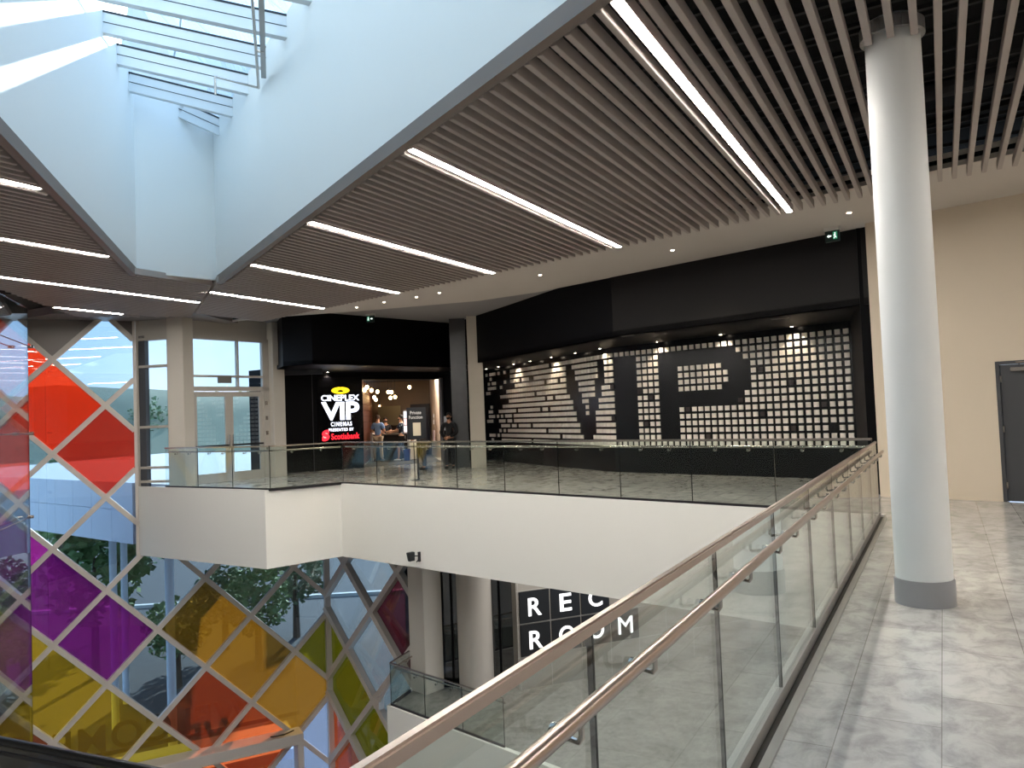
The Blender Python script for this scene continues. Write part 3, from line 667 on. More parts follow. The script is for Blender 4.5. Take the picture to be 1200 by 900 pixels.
for k, cl_ in enumerate(((255, 235, 232), (250, 205, 200), (235, 240, 255))): MB().frame((a.x + .02, a.y - .03, 1.04 + k * .31), (1, .1, 0), (-.1, 1, 0), up, .3, .015, .28, 0, .5, 0).build('display_panel', emitter('disp%d' % k, cl_, .9), scn)
# host desk
d0 = at(435, 541, 30.6); d1 = at(480.5, 541, 30.2); dk = thing('host_desk', 'dark host desk with white end panels at the cinema entrance', 'desk', (*((d0 + d1) / 2)[:2], 0))
hd = Vector((d1.x - d0.x, d1.y - d0.y, 0)); hl = hd.length; hd.normalize(); hn = Vector((-hd.y, hd.x, 0)); d0 = Vector((d0.x, d0.y, 0))
MB().frame(d0 + hd * .08 + hn * .1, hd, hn, up, hl - .16, .6, 1.0, 0, 0, 0).build('desk_front', mat('desk_dark', (30, 30, 34), .4), dk, bevel=.01)
for s in (.04, hl - .04): MB().frame(d0 + hd * s, hd, hn, up, .09, .75, 1.12 if s < 1 else 1.75, .5, 0, 0).build('end_panel', mat('desk_white', (214, 212, 208), .5), dk, bevel=.006)
MB().frame(d0 + hd * .08 + hn * .02, hd, hn, up, hl - .16, .72, .05, 0, 0, -20).build('desk_top', mat('top_grey', (110, 105, 100), .35), dk, bevel=.006)
a = at(477, 536, 29.8); tag(MB().lathe((a.x, a.y, 0), [(.11, 0), (.14, .42), (.145, .45), (.12, .45), (.1, .1)], 20).build('waste_bin', mat('bin_blue', (40, 62, 150), .5), smooth=True), 'small blue bin on the floor against the host desk', 'bin')
# notices on pale wall by the entrance
pw = lambda x, y: pv(x, y, (BR.x, BR.y), (J1[0] + .0, J1[1] + .15))
wd = Vector((J1[0] - BR.x, J1[1] + .15 - BR.y, 0)).normalized(); wn = Vector((-wd.y, wd.x, 0)) * -1
if wn.dot(Vector((-.5, -1, 0))) < 0: wn = -wn
for x, y, w, h, cl_, lab in ((509, 511, .9, .5, (225, 205, 210), 'pink and white notice low on the pale lobby wall'), (509, 494.5, .5, .2, (215, 212, 214), 'round white plate above the notice on the pale lobby wall'), (509, 487.5, .4, .16, (205, 202, 204), 'highest white plate on the pale lobby wall')):
    p = pw(x, y) + wn * .02; tag(MB().frame(p, wd, wn, up, w, .015, h, .5, 0, .5).build('notice', mat('notice_%d' % y, cl_, .5), bevel=.004), lab, 'notice')
p = at(523.5, 492, 27.4); nt_ = thing('poster', 'white notice sheets taped beside the metal post at the entrance', 'notice', tuple(p))
for dz, h in ((.0, .26), (-.27, .2)): MB().frame(p + Vector((0, 0, dz)), (1, .0, 0), (0, 1, 0), up, .24, .012, h, .5, .5, .5).build('sheet', mat('paper', (220, 222, 228), .6), nt_)
# pendant bulbs
bulbs = [(427, 457.2), (430, 453.8), (435.3, 457.5), (442.3, 459), (438.6, 465.6), (440.4, 468.4), (455, 459.4), (458.8, 459.6), (457.6, 466.2), (463, 465.2), (479.8, 453.8), (444.7, 475.8)]
names = ['far left', 'second from left, highest', 'third from left', 'fourth from left', 'lower left pair, upper', 'lower left pair, lower', 'right cluster, upper left', 'right cluster, upper right', 'right cluster, lower left', 'right cluster, lower right', 'alone at the right', 'small and lowest']
for k, (x, y) in enumerate(bulbs):
    c = at(x, y, (32.2 if k > 2 else 28.6) + (k % 3) * .35); rr = .07 if k < 11 else .04
    if k == 11: c = at(x, y, 34.5)
    t = thing('pendant_bulb', f'glowing round pendant bulb in the lobby: {names[k]}', 'pendant light', tuple(c), 'bare pendant bulbs in the cinema lobby')
    MB().ball(c, rr, rz=rr * 1.15).build('bulb', E_bulb, t, smooth=True)
    MB().tube([c + up * (rr * 1.0), c + up * (rr + .1)], .03).build('socket', mat('socket_dark', (40, 34, 28), .5), t)
    if c.z + rr + .1 < 3.28: MB().tube([c + up * (rr + .1), Vector((c.x, c.y, 3.3))], .008, 5).build('cord', mat('socket_dark', (40, 34, 28), .5), t)

# ---- mosaic tile wall
mo = thing('mosaic_wall', 'black wall of raised ivory square tiles leaving out the huge letters VIP', 'wall mural', (-7.6, 19.1, 0))
twa, twb, twc = Vector((*TWa, 0)), Vector((*TWb, 0)), Vector((*TWc, 0))
MB().wall(TWa, TWb, 0, ZS + .02, .2, -1).build('backing_panel', M_blackgloss, mo); MB().wall(TWb, TWc, 0, ZS + .02, .2, -1).build('backing_panel', M_blackgloss, mo)
M_tile = mat('ivory_tile', (244, 236, 226), .3, noise=.06, nscale=40); M_tiled = mat('dark_tile', (46, 36, 34), .35)
dA = (twb - twa).normalized(); nA = Vector((-dA.y, dA.x, 0)); 
if nA.y > 0: nA = -nA
dB = (twc - twb).normalized(); nB = Vector((-dB.y, dB.x, 0))
if nB.y > 0: nB = -nB
rowz = lambda r: 3.075 - .1665 * r
Lend = {1: 515, 2: 515, 3: 515, 4: 530, 5: 530, 6: 550, 7: 555, 8: 570, 9: 585, 10: 588, 11: 605, 12: 605, 13: 623}
Inn = {1: (555, 710), 2: (572, 695), 3: (575, 697), 4: (590, 680), 5: (593, 680), 6: (610, 680), 7: (613, 660), 8: (630, 648), 9: (630, 648)}
Rst = {1: 757, 2: 760, 3: 745, 4: 745, 5: 730, 6: 732, 7: 715, 8: 717, 9: 702, 10: 702, 11: 702, 12: 690, 13: 672}
Lst = {0: 185, 1: 185, 2: 198, 3: 215, 4: 180, 5: 140, 6: 180, 7: 160, 8: 140, 9: 190, 10: 200, 11: 205, 12: 155, 13: 165, 14: 160}
tile_me = None; big = []; rest = MB(); restd = MB()
darkset = {(4, 11), (6, 7), (9, 3), (8, 14), (10, 11), (12, 7), (9, 22), (13, 19), (5, 35), (10, 35), (6, 30), (7, 28), (11, 29), (12, 2)}
def white_right(r, c):
    if r in (0, 14): return True
    pr = {1: 14, 2: 13, 3: 12, 4: 12, 5: 12, 6: 12, 7: 13, 8: 13}
    if r <= 8:
        if c <= pr[r]: return True
        if r in (3, 6) and 17 <= c <= 23 or r in (4, 5) and 16 <= c <= 23: return True
    elif c <= 23: return True
    if 27 <= c <= 30: return True
    return c >= 35
pitchA = .1762
for r in range(15):
    z = rowz(r)
    for c in range(37):
        p = twa + dA * (.26 + c * pitchA) + nA * .0 + Vector((0, 0, z))
        dk_ = (r, c) in darkset
        if not white_right(r, c) and not (r, c) == (8, 14): continue
        if (r, c) == (12, 2): continue
        if c <= 6 and len(big) < 100 and not dk_: big.append(p)
        else: (restd if dk_ else rest).frame(p, dA, nA, up, .112, .03, .108, .5, 0, .5)
    for c in range(48):
        p = twb + dB * (.06 + c * pitchA) + Vector((0, 0, z))
        x = (px_of(p)[0] - 560) * 5
        ok = True
        if 1 <= r <= 13:
            ok = x < Lend[r] or (r in Inn and Inn[r][0] < x < Inn[r][1]) or x > Rst[r]
        if x < 45: continue
        if x < Lst[r]: ok = ok and random.random() < .32
        elif x < 500 and random.random() < .06: ok = False
        if ok: rest.frame(p, dB, nB, up, .132, .03, .108, .5, 0, .5)
t0_ = MB().frame((0, 0, 0), dA, nA, up, .112, .03, .108, .5, 0, .5).build('tile', M_tile, mo, org=Vector((0, 0, 0)), bevel=.004)
base = ORG[mo.name]
for k, p in enumerate(big):
    o = t0_ if k == 0 else t0_.copy()
    if k: COL.objects.link(o); o.parent = mo
    o.location = p - base
o = rest.build('tile_field', M_tile, mo); o['kind'] = 'stuff'
o = restd.build('dark_tile', M_tiled, mo); o['kind'] = 'stuff'; o['label'] = 'dark brown tiles'

# ---- guardrails
def guard(name, label, pts_, pitch_, ztop=1.07, base=0, hand=None, m_top=M_steel, joints=None, topw=.05, hsides=True, brk=None):
    t = thing(name, label, 'guardrail', (*pts_[0], base)); 
    for si, (p, q) in enumerate(zip(pts_, pts_[1:])):
        p, q = Vector((*p, base)), Vector((*q, base)); d = (q - p); Ln = d.length; d.normalize(); nn = Vector((-d.y, d.x, 0))
        js = joints[si] if joints and joints[si] else [Ln * k / max(1, round(Ln / pitch_)) for k in range(max(1, round(Ln / pitch_)) + 1)]
        for a, b in zip(js, js[1:]):
            MB().frame(p + d * (a + .006) + up * .015, d, nn, up, b - a - .012, .016, ztop - .03, 0, .5, 0).build('glass_panel', G_rail, t)
            ed = MB().frame(p + d * (b - .006) + up * .02, d, nn, up, .008, .018, ztop - .04, 0, .5, 0)
            ed.build('glass_joint', mat('glass_edge', (14, 22, 24), .2), t)
        MB().frame(p + up * .0, d, nn, up, Ln, .034, .07, 0, .5, 0).build('base_channel', M_lightchan if base == 0 and hand[0] < 0 else M_channel, t)
        MB().frame(p + up * (ztop - .035), d, nn, up, Ln, topw, .035, 0, .5, 0).build('top_rail', m_top, t, bevel=.006)
        if hand:
            off, hz_, hr = hand
            MB().tube([p + d * .02 + nn * off + up * hz_, q - d * .02 + nn * off + up * hz_], hr, 14).build('handrail', m_top, t, smooth=True)
            bs = brk if brk else [x for a, b in zip(js, js[1:]) for x in (a + (b - a) * .3, a + (b - a) * .7)]
            for s in bs:
                if s > Ln - .1: continue
                g0 = p + d * s + up * (hz_ - .05)
                sgn_ = 1 if off > 0 else -1
                b_ = MB().tube([g0 + nn * .01 * sgn_ - up * .0, g0 + nn * off * .9 - up * .012, g0 + nn * off + up * .0, g0 + nn * off + up * .045], .008, 8)
                b_.tube([g0 + nn * .009 * sgn_, g0 + nn * .022 * sgn_], .024, 12)
                b_.build('rail_bracket', M_steel, t, smooth=True)
    return t
js = [0.0]; y = -3.11
near_j = [0] + [y + 4 for y in (-1.85 + 0, -.6, .65, 1.90, 3.17, 4.40, 5.65, 6.90, 8.15, 9.40, 10.62, 11.78)]
near_b = []
for a, b in zip(near_j, near_j[1:]): near_b += [a + .26, b - .26]
guard('glass_guardrail', 'long glass guardrail with a bronze tinted top rail and handrail along the near walkway', [(RX, -4), (RX, 11.80)], 1.25, 1.047, 0, (-.085, .905, .021), M_bronze, [near_j], .03, brk=near_b)
# bronze cap lies on the inside; pale curb line along the floor
struct(MB().box((RX + .034, 3.9, 0), .03, 15.8, .006).build('trim_2', mat('shadow_gap', (18, 18, 20), .5)))
struct(MB().box((RX + .075, 3.9, 0), .045, 15.8, .01).build('trim_4', M_lightchan))
guard('glass_guardrail', 'glass guardrail along the white balcony edge in front of the cinema', [(-18.3, 13.6), (-14.22, 13.42), (-13.45, 15.14), (-.90, 11.88)], 1.42, 1.09, .0, (.085, .96, .02), M_steel)
guard('glass_guardrail', 'small glass guardrail at the corner of the lower balcony under the white wall', [(-12.5, 16.4), (-12.36, 15.42), (-8.55, 14.44)], 1.4, 1.07, -5.5, (.08, .93, .02), M_steel)

# ---- lower level: columns, shop front and tile sign
c = pz(488, 822, -5.5); 
tag(MB().frame((-12.2, 16.75, -5.5), CD, nb, up, .62, .62, 3.81).build('square_column', mat('column_paint', (206, 200, 190), .55), bevel=.01), 'pale square column on the lower level beside the diamond frame', 'column')
c = at(557.5, 760, 20.2)
tag(MB().lathe((c.x, c.y, -5.5), [(.455, 0), (.455, 3.81)], 48).build('round_column', mat('column_grey', (190, 184, 176), .55), smooth=True), 'thick pale round column on the lower level under the balcony', 'column')
shop = sempty('window_4', (-11, 17.6, -5.5))
sp_, sq_ = Vector((-12.1, 17.0, 0)), Vector((-9.95, 17.95, 0)); sdv = (sq_ - sp_).normalized(); snv = Vector((-sdv.y, sdv.x, 0))
MB().frame(sp_ + up * -5.5, sdv, snv, up, (sq_ - sp_).length, .03, 3.81, 0, 0, 0).build('glass_pane', glass('shop_glass', (60, 66, 76), .12), shop)
for s in (0, .45, 1.1, 1.72, (sq_ - sp_).length - .06): MB().frame(sp_ + sdv * s + up * -5.5 - snv * .04, sdv, snv, up, .06, .1, 3.81, 0, 0, 0).build('frame_bar', M_black, shop)
MB().frame(sp_ + up * -5.5 - snv * .04, sdv, snv, up, (sq_ - sp_).length, .1, .22, 0, 0, 0).build('frame_sill', M_black, shop)
MB().frame(sp_ + up * -5.5 + snv * 1.6, sdv, snv, up, 3.2, .05, 1.5, .2, 0, 0).build('interior_panel', mat('shop_grey', (130, 130, 138), .6), shop)  # grey panel drawn for the reflection in the lower half of the glass
MB().frame(sp_ + up * -5.5 + snv * 3, sdv, snv, up, 5, .05, 3.81, .3, 0, 0).build('interior_wall', M_black, shop)
# sign wall
wa = Vector((-9.92, 17.6, 0)); wdir = Vector((.62, .785, 0)).normalized(); wnr = Vector((wdir.y, -wdir.x, 0))
struct(MB().frame(wa + up * -5.5, wdir, -wnr, up, 7.5, .3, 3.81, 0, 0, 0).build('wall_inner', M_concwall))
struct(MB().wall((-5.3, 23.4), (9, 22), -5.5, -1.8, .3).build('wall_lower', M_concwall))
def onW(x, y, off=0): return pv(x, y, wa, wa + wdir) + wnr * off
rs = thing('tile_sign', 'black square tile sign spelling REC ROOM in white letters on the lower level', 'sign', tuple(onW(670, 770)))
xs = [608.5, 644.3, 680.2, 715.5, 750]
s_of = lambda x: (onW(x, 740) - wa).xy.dot(wdir.xy)
zt = onW(608.5, 693).z; TS = s_of(644.3) - s_of(608.5); th = .82
ss = [s_of(608.5) + k * (s_of(715.5) - s_of(608.5)) / 3 for k in range(5)]
E_let = emitter('letter_white', (255, 255, 255), 1.15)
M_st = mat('sign_tile_black', (10, 10, 11), .35)
TSZ = ss[1] - ss[0]
th = zt - onW(608.5, 732).z
for row, word in enumerate(('REC', 'ROOM')):
    for k, ch in enumerate(word):
        bold_ = .0 if ch == 'M' else .012
        o0 = wa + wdir * (ss[k] + .02) + up * (zt - th * (row + 1) + .02) + wnr * .005
        tl = MB().frame(o0, wdir, wnr, up, TSZ - .04, .035, th - .04, 0, 0, 0).build('sign_tile', M_st, rs, bevel=.004)
        lw_w = {'R': .42, 'E': .38, 'C': .46, 'O': .50, 'M': .50}[ch] * TSZ
        lettering(ch, o0 + wnr * .036 + wdir * ((TSZ - .04) / 2 - lw_w / 2) + up * (th * .2), wdir, up, lw_w, th * .54, .02, bold_).build('letter', E_let, tl)
for k in range(6):
    for row in range(-1, 5):
        pass
gl_ = MB()
for k in range(1, 9): gl_.frame(wa + wdir * (ss[0] + (k - 1) * TSZ) + up * -5.5, wdir, wnr, up, .018, .004, 3.7, .5, 0, 0)
for row in range(-1, 4): gl_.frame(wa + up * (zt - th * row), wdir, wnr, up, 7.4, .004, .018, 0, 0, .5)
gl_.build('grout_line', mat('grout', (176, 172, 166), .7), rs)
# loudspeaker on the balcony front
Fv = Vector((K2[0], K2[1], 0)); Fe = Vector((F1[0], F1[1], 0)); fd = (Fe - Fv).normalized(); fn = Vector((fd.y, -fd.x, 0))
spk = thing('loudspeaker', 'small black loudspeaker on a bracket at the bottom of the white balcony front', 'loudspeaker', tuple(pv(490, 652, Fv, Fe)))
p = pv(493.5, 652, Fv, Fe) + fn * .03; MB().frame(p, fd, fn, up, .045, .05, .22, .5, 0, .5).build('wall_plate', M_channel, spk)
MB().tube([p + fn * .04 + up * .02, p + fn * .1 - fd * .02 + up * .03, p + fn * .16 - fd * .07 + up * .03], .014).build('swivel_arm', M_channel, spk)
q = p + fn * .2 - fd * .09 + up * .02
mb = MB(); a = fd * .05; b = fn * .09
mb.add([q - a * .8 - b - up * .1, q + a * .8 - b - up * .1, q + a * .8 + b * .6 - up * .1, q - a * .8 + b * .6 - up * .1, q - a - b + up * .1, q + a - b + up * .1, q + a + b + up * .1, q - a + b + up * .1], [(0, 3, 2, 1), (4, 5, 6, 7), (0, 1, 5, 4), (1, 2, 6, 5), (2, 3, 7, 6), (3, 0, 4, 7)])
mb.build('cabinet', mat('speaker_black', (34, 38, 40), .6), spk, bevel=.008)
MB().tube([p + fn * .03 - up * .05, p + fn * .06 - fd * .06 - up * .12], .012).build('safety_stay', M_channel, spk)

# ---- exit signs and downlights
E_green = emitter('exit_green', (60, 150, 110), .35); E_exw = emitter('exit_white', (235, 255, 245), .9)
def exit_sign(p, d, label, flip):
    t = thing('exit_sign', label, 'exit sign', tuple(p)); d = Vector(d).normalized(); n_ = Vector((d.y, -d.x, 0))
    MB().frame(p + up * -.03, d, n_, up, .26, .1, .06, .5, .5, .5).build('mount', mat('fixture_white', (205, 203, 198), .5), t)
    MB().frame(p + up * -.05, d, n_, up, .24, .05, .2, .5, .5, 1).build('case', mat('exit_case', (22, 46, 40), .4), t, bevel=.004)
    f = p + n_ * .027 - up * .15; sx = -1 if flip else 1
    mb = MB(); c = f - d * .05 * sx
    mb.add([c + d * -.035 * sx * 1, c + up * .03, c + up * .012, c + d * .04 * sx + up * .012, c + d * .04 * sx - up * .012, c - up * .012, c - up * .03], [(0, 1, 2, 3, 4, 5, 6)]); mb.build('arrow', E_exw, t)
    c = f + d * .055 * sx; mb = MB()
    mb.frame(c, d, n_, up, .075, .004, .13, .5, 0, .5); mb.build('door_symbol', E_green, t)
    mb = MB(); mb.ball(c + up * .04 + n_ * .006, .01, .004, .012); mb.bar(c + up * .028 + n_ * .006, c - up * .01 + n_ * .006, .016, .004, n_); mb.bar(c - up * .01 + n_ * .006, c - up * .05 - d * .02 * sx + n_ * .006, .01, .004, n_); mb.bar(c - up * .01 + n_ * .006, c - up * .04 + d * .022 * sx + n_ * .006, .01, .004, n_); mb.bar(c + up * .02 + n_ * .006, c - d * .025 * sx + n_ * .006, .009, .004, n_); mb.build('running_figure', E_exw, t)
exit_sign(pz(975, 266.5, ZC), CD, 'green exit sign hanging from the ceiling border near the beige wall', False)
exit_sign(pz(434, 367.5, ZC), sd * .5 + CD, 'green exit sign hanging in front of the black wall above the cinema entrance', True)
def downlight(p, label, group, r=.06, power=0, spot=None, wide=70):
    t = thing('downlight', label, 'downlight', tuple(p), group)
    MB().lathe(p - up * .006, [(r * 1.35, 0), (r * 1.35, .012)], 20).build('trim_ring', M_gyp if group.startswith('down') else M_channel, t)
    MB().lathe(p - up * .01, [(r, 0), (r, .004)], 20).build('lamp_face', E_down, t)
    if power:
        l = bpy.data.lights.new('lamp', 'SPOT'); l.energy = power; l.color = (1, .82, .6); l.spot_size = R(wide); l.spot_blend = .6; l.shadow_soft_size = .04
        o = bpy.data.objects.new('lamp', l); COL.objects.link(o); o.location = p - up * .03
        tgt = spot if spot is not None else p - up
        o.rotation_euler = (tgt - o.location).to_track_quat('-Z', 'Y').to_euler()
for k, (x, y) in enumerate([(995, 249), (788, 293), (633, 322), (515, 343), (488, 348), (450, 354), (418, 360)]):
    downlight(pz(x, y, ZC), f'round downlight in the pale ceiling border, {ordn(k + 1)} from the beige wall', 'downlights in the ceiling border', .034, 80 if k else 0, wide=115)
for k, (x, y) in enumerate([(928, 385.5), (844.5, 394), (770, 402), (703, 409), (674, 414), (646, 419), (621, 423.5), (602, 427), (584, 430.5), (570, 433)]):
    nn = nA if x > 717 else nB; l0, l1 = ((twa, twb) if x > 717 else (twb, twc))
    p = pv(x, y, l0 + nn * .2, l1 + nn * .2); p.z = ZS
    on = k in (0, 1, 2, 3, 5, 7)
    downlight(p, f'small bright spotlight over the ivory tile wall, {ordn(k + 1)} from the right', 'spotlights over the tile wall', .03 if k not in (2,) else .02, 24 if on else 0, p - nn * .3 - up * 1.2, wide=95)
for k, (x, y) in enumerate([(345.5, 436.5), (384, 436), (427.5, 437.5), (466, 438.5), (502, 439.5), (528, 441)]):
    downlight(pz(x, y, ZS), f'small bright spotlight in the black soffit over the entrance, {ordn(k + 1)} from the left', 'spotlights over the cinema entrance', .035, 50, wide=100)
for k, (x, y) in enumerate([(914, 373), (736, 393)]):
    p = pz(x, y, ZS); t = tag(MB().frame(p, CD, nb, up, .35, .07, .012, .5, .5, 1).build('slot_diffuser', mat('slot_grey', (120, 116, 112), .5)), ['pale slot diffuser in the black soffit, right of the letter P', 'pale slot diffuser in the black soffit, above the letter I'][k], 'air diffuser', 'slot diffusers in the black soffit')

# ---- sign stand
c = pz(490.5, 562.5, 0); st = thing('sign_stand', 'black pedestal sign stand reading Private Function behind the guardrail', 'sign stand', tuple(c))
vd = Vector((c.x, c.y, 0)).normalized(); ux = Vector((-vd.y, vd.x, 0)) * -1
MB().lathe(c, [(.2, 0), (.2, .012), (.06, .035), (.03, .04)], 28).build('base', M_channel, st, smooth=True)
MB().tube([c + up * .03, c + up * 1.12], .025).build('pole', M_channel, st, smooth=True)
pl = MB().frame(c + up * 1.08, ux, -vd, up, .47, .03, .8, .5, .5, 0).build('sign_plate', mat('plate_black', (20, 22, 28), .35), st, bevel=.004)
MB().frame(c + up * 1.06 + vd * .01, ux, -vd, up, .51, .02, .84, .5, .5, 0).build('plate_frame', M_channel, st)
M_lt = mat('lettering_pale', (215, 215, 215), .6)
for body, z, w in (('Private', 1.72, .29), ('Function', 1.60, .35)): lettering(body, c + up * z - vd * .016 - ux * (w / 2 + .02), ux, up, w, .085, .004, .012).build('lettering', M_lt, pl)
MB().frame(c + up * 1.16 - vd * .02, ux, -vd, up, .2, .004, .34, .5, .5, 0).build('paper_sheet', mat('paper_cream', (196, 186, 166), .7), pl)

# ---- glass screen at far left and black handrail in front
E1 = at(38, 880, 17); gdir = Vector((-.753, .657, 0)); E1.z = -5.5
gs = thing('glass_screen', 'tall frameless glass screen at the far left with thin rods', 'glass screen', tuple(E1))
MB().frame(E1, -gdir, Vector((.657, .753, 0)), up, 3.3, .02, 9.93, 0, .5, 0).build('glass_sheet', glass('screen_glass', (196, 208, 208), .10, power=2.5), gs)
MB().frame(E1, -gdir, Vector((.657, .753, 0)), up, .02, .024, 9.93, 1, .5, 0).build('glass_edge', mat('glass_edge', (14, 22, 24), .2), gs)
for y in (407, 508, 605):
    p = at(37.5, y, 17); MB().tube([p - gdir * -.0, p - gdir * 3.3], .012, 6).build('rod', M_channel, gs)
    f_ = MB(); f_.tube([p - gdir * .12 - Vector((.657, .753, 0)) * .06, p - gdir * .12 + Vector((.657, .753, 0)) * .06], .035, 12); f_.bar(p, p - gdir * .2, .03, .03); f_.build('clamp', M_steel, gs, smooth=True)
ha, hb = pz(-60, 856, -2.9), pz(190, 906, -2.9)
er = thing('black_handrail', 'black rubber handrail on glass crossing the lower left corner', 'handrail', tuple(ha))
MB().tube([ha, hb], .062, 14).build('rubber_rail', mat('rubber_black', (14, 14, 15), .35), er, smooth=True)
dh = (hb - ha).normalized(); MB().frame(ha - up * 1.0, dh, dh.cross(up), up, (hb - ha).length, .02, .95, 0, .5, 0).build('glass_panel', G_dark, er)
MB().bar(ha - up * .17, hb - up * .17, .04, .05).build('lower_rail', M_channel, er)

# ---- outside: terrace, ground, hill, columns, trees, welcome letters
M_tp = mat('terrace_panel', (222, 228, 238), .5)
M_pave = mat('terrace_paving', (170, 172, 178), .6)
ter = sempty('trim_3', (T0.x, T0.y, -1.85))
tp = [(T0.x, T0.y), (T1.x, T1.y), (T2.x, T2.y), (T2.x - 5, T2.y + 16), (-30, 36), (-20.6, 18.8), (-18.35, 17.2), (-18.75, 14.6)]
MB().prism(tp, -1.83, -.02).build('terrace_slab', M_pave, ter)
Tn = (T1 - T0).xy.normalized(); tnn = Vector((Tn.y, -Tn.x))
if tnn.dot(Vector((-T0.x, -T0.y))) < 0: tnn = -tnn
for k in range(8):
    a = T0.xy + Tn * (k * 1.35); b = T0.xy + Tn * (k * 1.35 + 1.335)
    for z0, z1 in ((-1.85, -.86), (-.845, .0)): MB().prism([a, b, b + tnn * .06, a + tnn * .06], z0, z1).build('cladding_panel', M_tp, ter)
M_asph = mat('asphalt', (46, 50, 56), .9, noise=.1, nscale=.4)
struct(MB().prism([(-300, -60), (-26, -60), (-15, 18), (-12, 60), (60, 300), (-300, 300)], -11.4, -11.05).build('ground_outside', M_asph))
hill = MB(); nx, ny = 60, 14
def hfun(u, v): return -11 + 19.5 * min(1, v * 2.2) ** 1.2 + 2.2 * math.sin(u * 9) * v + 1.4 * math.sin(u * 23 + 1) * v + random.uniform(-.5, .5) * v
grid = []
for j in range(ny):
    for i in range(nx):
        u, v = i / (nx - 1), j / (ny - 1); ang = R(-80 + 75 * u); rr = 105 + 110 * v
        grid.append((rr * math.sin(ang), rr * math.cos(ang), hfun(u, v)))
hill.add(grid, [(j * nx + i, j * nx + i + 1, (j + 1) * nx + i + 1, (j + 1) * nx + i) for j in range(ny - 1) for i in range(nx - 1)])
struct(hill.build('hillside', mat('hill_green', (92, 104, 90), .9, noise=.3, nscale=.25), smooth=True))
for k, (x, dep) in enumerate(((133, 33), (199, 27), (146, 36))):
    p = at(x, 700, dep); tag(MB().lathe((p.x, p.y, -11.05), [(.15, 0), (.15, 9.2)], 20).build('terrace_column', M_tp, smooth=True), ['slim white column outside under the terrace, left one of a close pair', 'slim white column outside, behind the clear pane beside the purple ones', 'slim white column outside under the terrace, right one of a close pair'][k], 'column', 'white columns under the terrace')
M_leaf = [mat('leaf_a', (110, 140, 86), .8, noise=.4, nscale=2), mat('leaf_b', (96, 124, 88), .8, noise=.4, nscale=2)]
M_bark = mat('bark', (80, 66, 54), .9)
def tree(x, y, dep, h, rad, label, mi):
    p = at(x, y, dep); b = Vector((p.x, p.y, -11.05)); t = thing('tree', label, 'tree', tuple(b), 'trees outside the glass wall')
    MB().tube([b, b + up * h * .5, b + up * h * .75], [.22, .14, .06], 8).build('trunk', M_bark, t)
    c = MB(); rnd = random.Random(int(x * 7 + dep))
    for k in range(900):
        v = Vector((rnd.gauss(0, 1), rnd.gauss(0, 1), rnd.gauss(0, 1))).normalized() * rnd.uniform(.55, 1) ; q = b + up * (h * .68) + Vector((v.x * rad, v.y * rad, v.z * h * .36))
        a1 = Vector((rnd.gauss(0, 1), rnd.gauss(0, 1), rnd.gauss(0, .6))).normalized(); a2 = a1.cross(Vector((rnd.gauss(0, 1), rnd.gauss(0, 1), rnd.gauss(0, 1)))).normalized(); s = rnd.uniform(.35, .75) * min(rad, 3) * .2
        c.add([q - a1 * s, q + a2 * s * .6, q + a1 * s, q - a2 * s * .6], [(0, 1, 2, 3)])
    c.build('foliage', M_leaf[mi], t)
TR = [((110, 40, 8.2, 2.6), 'behind the clear pane above the purple ones'), ((146, 50, 8.8, 3.0), 'below the terrace edge, beyond the two slim columns'), ((22, 54, 9.4, 3.2), 'behind the glass screen at the far left'), ((70, 66, 10, 3.4), 'beyond the red panes'),
      ((236, 150, 19.5, 4.2), 'on the hill, seen left in the left glass door'), ((264, 185, 21.0, 5.0), 'on the hill, seen right in the left glass door'), ((292, 150, 19.0, 3.8), 'on the hill, seen through the right glass door'), ((178, 128, 17.5, 4.2), 'on the hill, seen through the bay window'), ((205, 38, 4.2, 1.6), 'low and bushy, behind the clear pane beside the purple ones'), ((262, 44, 4.6, 1.8), 'low and bushy, behind the ochre panes'), ((300, 40, 5.5, 1.7), 'low, behind the clear panes under the balcony corner'), ((345, 46, 6, 2.0), 'low, behind the clear pane beside the corner mullion')]
for k, (a_, lab) in enumerate(TR): tree(a_[0], 640, a_[1], a_[2], a_[3], 'leafy green tree outside, ' + lab, k % 2)
# cars parked outside would be hidden by the coloured panes; a pale kerb shows instead
struct(MB().bar((-70, 22, -10.95), (-26, 52, -10.95), .4, .25).build('kerb_outside', mat('kerb', (190, 190, 186), .8)))
# welcome letters on the outer canopy, read from outside
wl = thing('welcome_letters', 'dark WELCOME letters on the outer canopy seen reversed through the yellow panes', 'sign', tuple(FP(1.5, -8.4, .9)))
wo = FP(0, 0, .55); wa_, wb_ = pv(296, 842, wo, wo + FD), pv(62, 893, wo, wo + FD); wz = (pv(240, 857, wo, wo + FD).z + pv(100, 885, wo, wo + FD).z) / 2
lettering('WELCOME', Vector((wa_.x, wa_.y, wz)), -FD, up, (wa_ - wb_).xy.length, .74, .06, .015, 1.1).build('lettering', mat('welcome_dark', (26, 22, 20), .6), wl)
MB().frame(FP(-2.2, wz - .12, .6), FD, FN, up, 6.6, .12, .12, 0, .5, 0).build('letter_rail', mat('welcome_dark', (26, 22, 20), .6), wl)
struct(MB().frame(FP(-1.3, -8.75, 2.2), FD, FN, up, 5.9, 2.4, .3, 0, .5, 0).build('canopy_outside', M_tp))

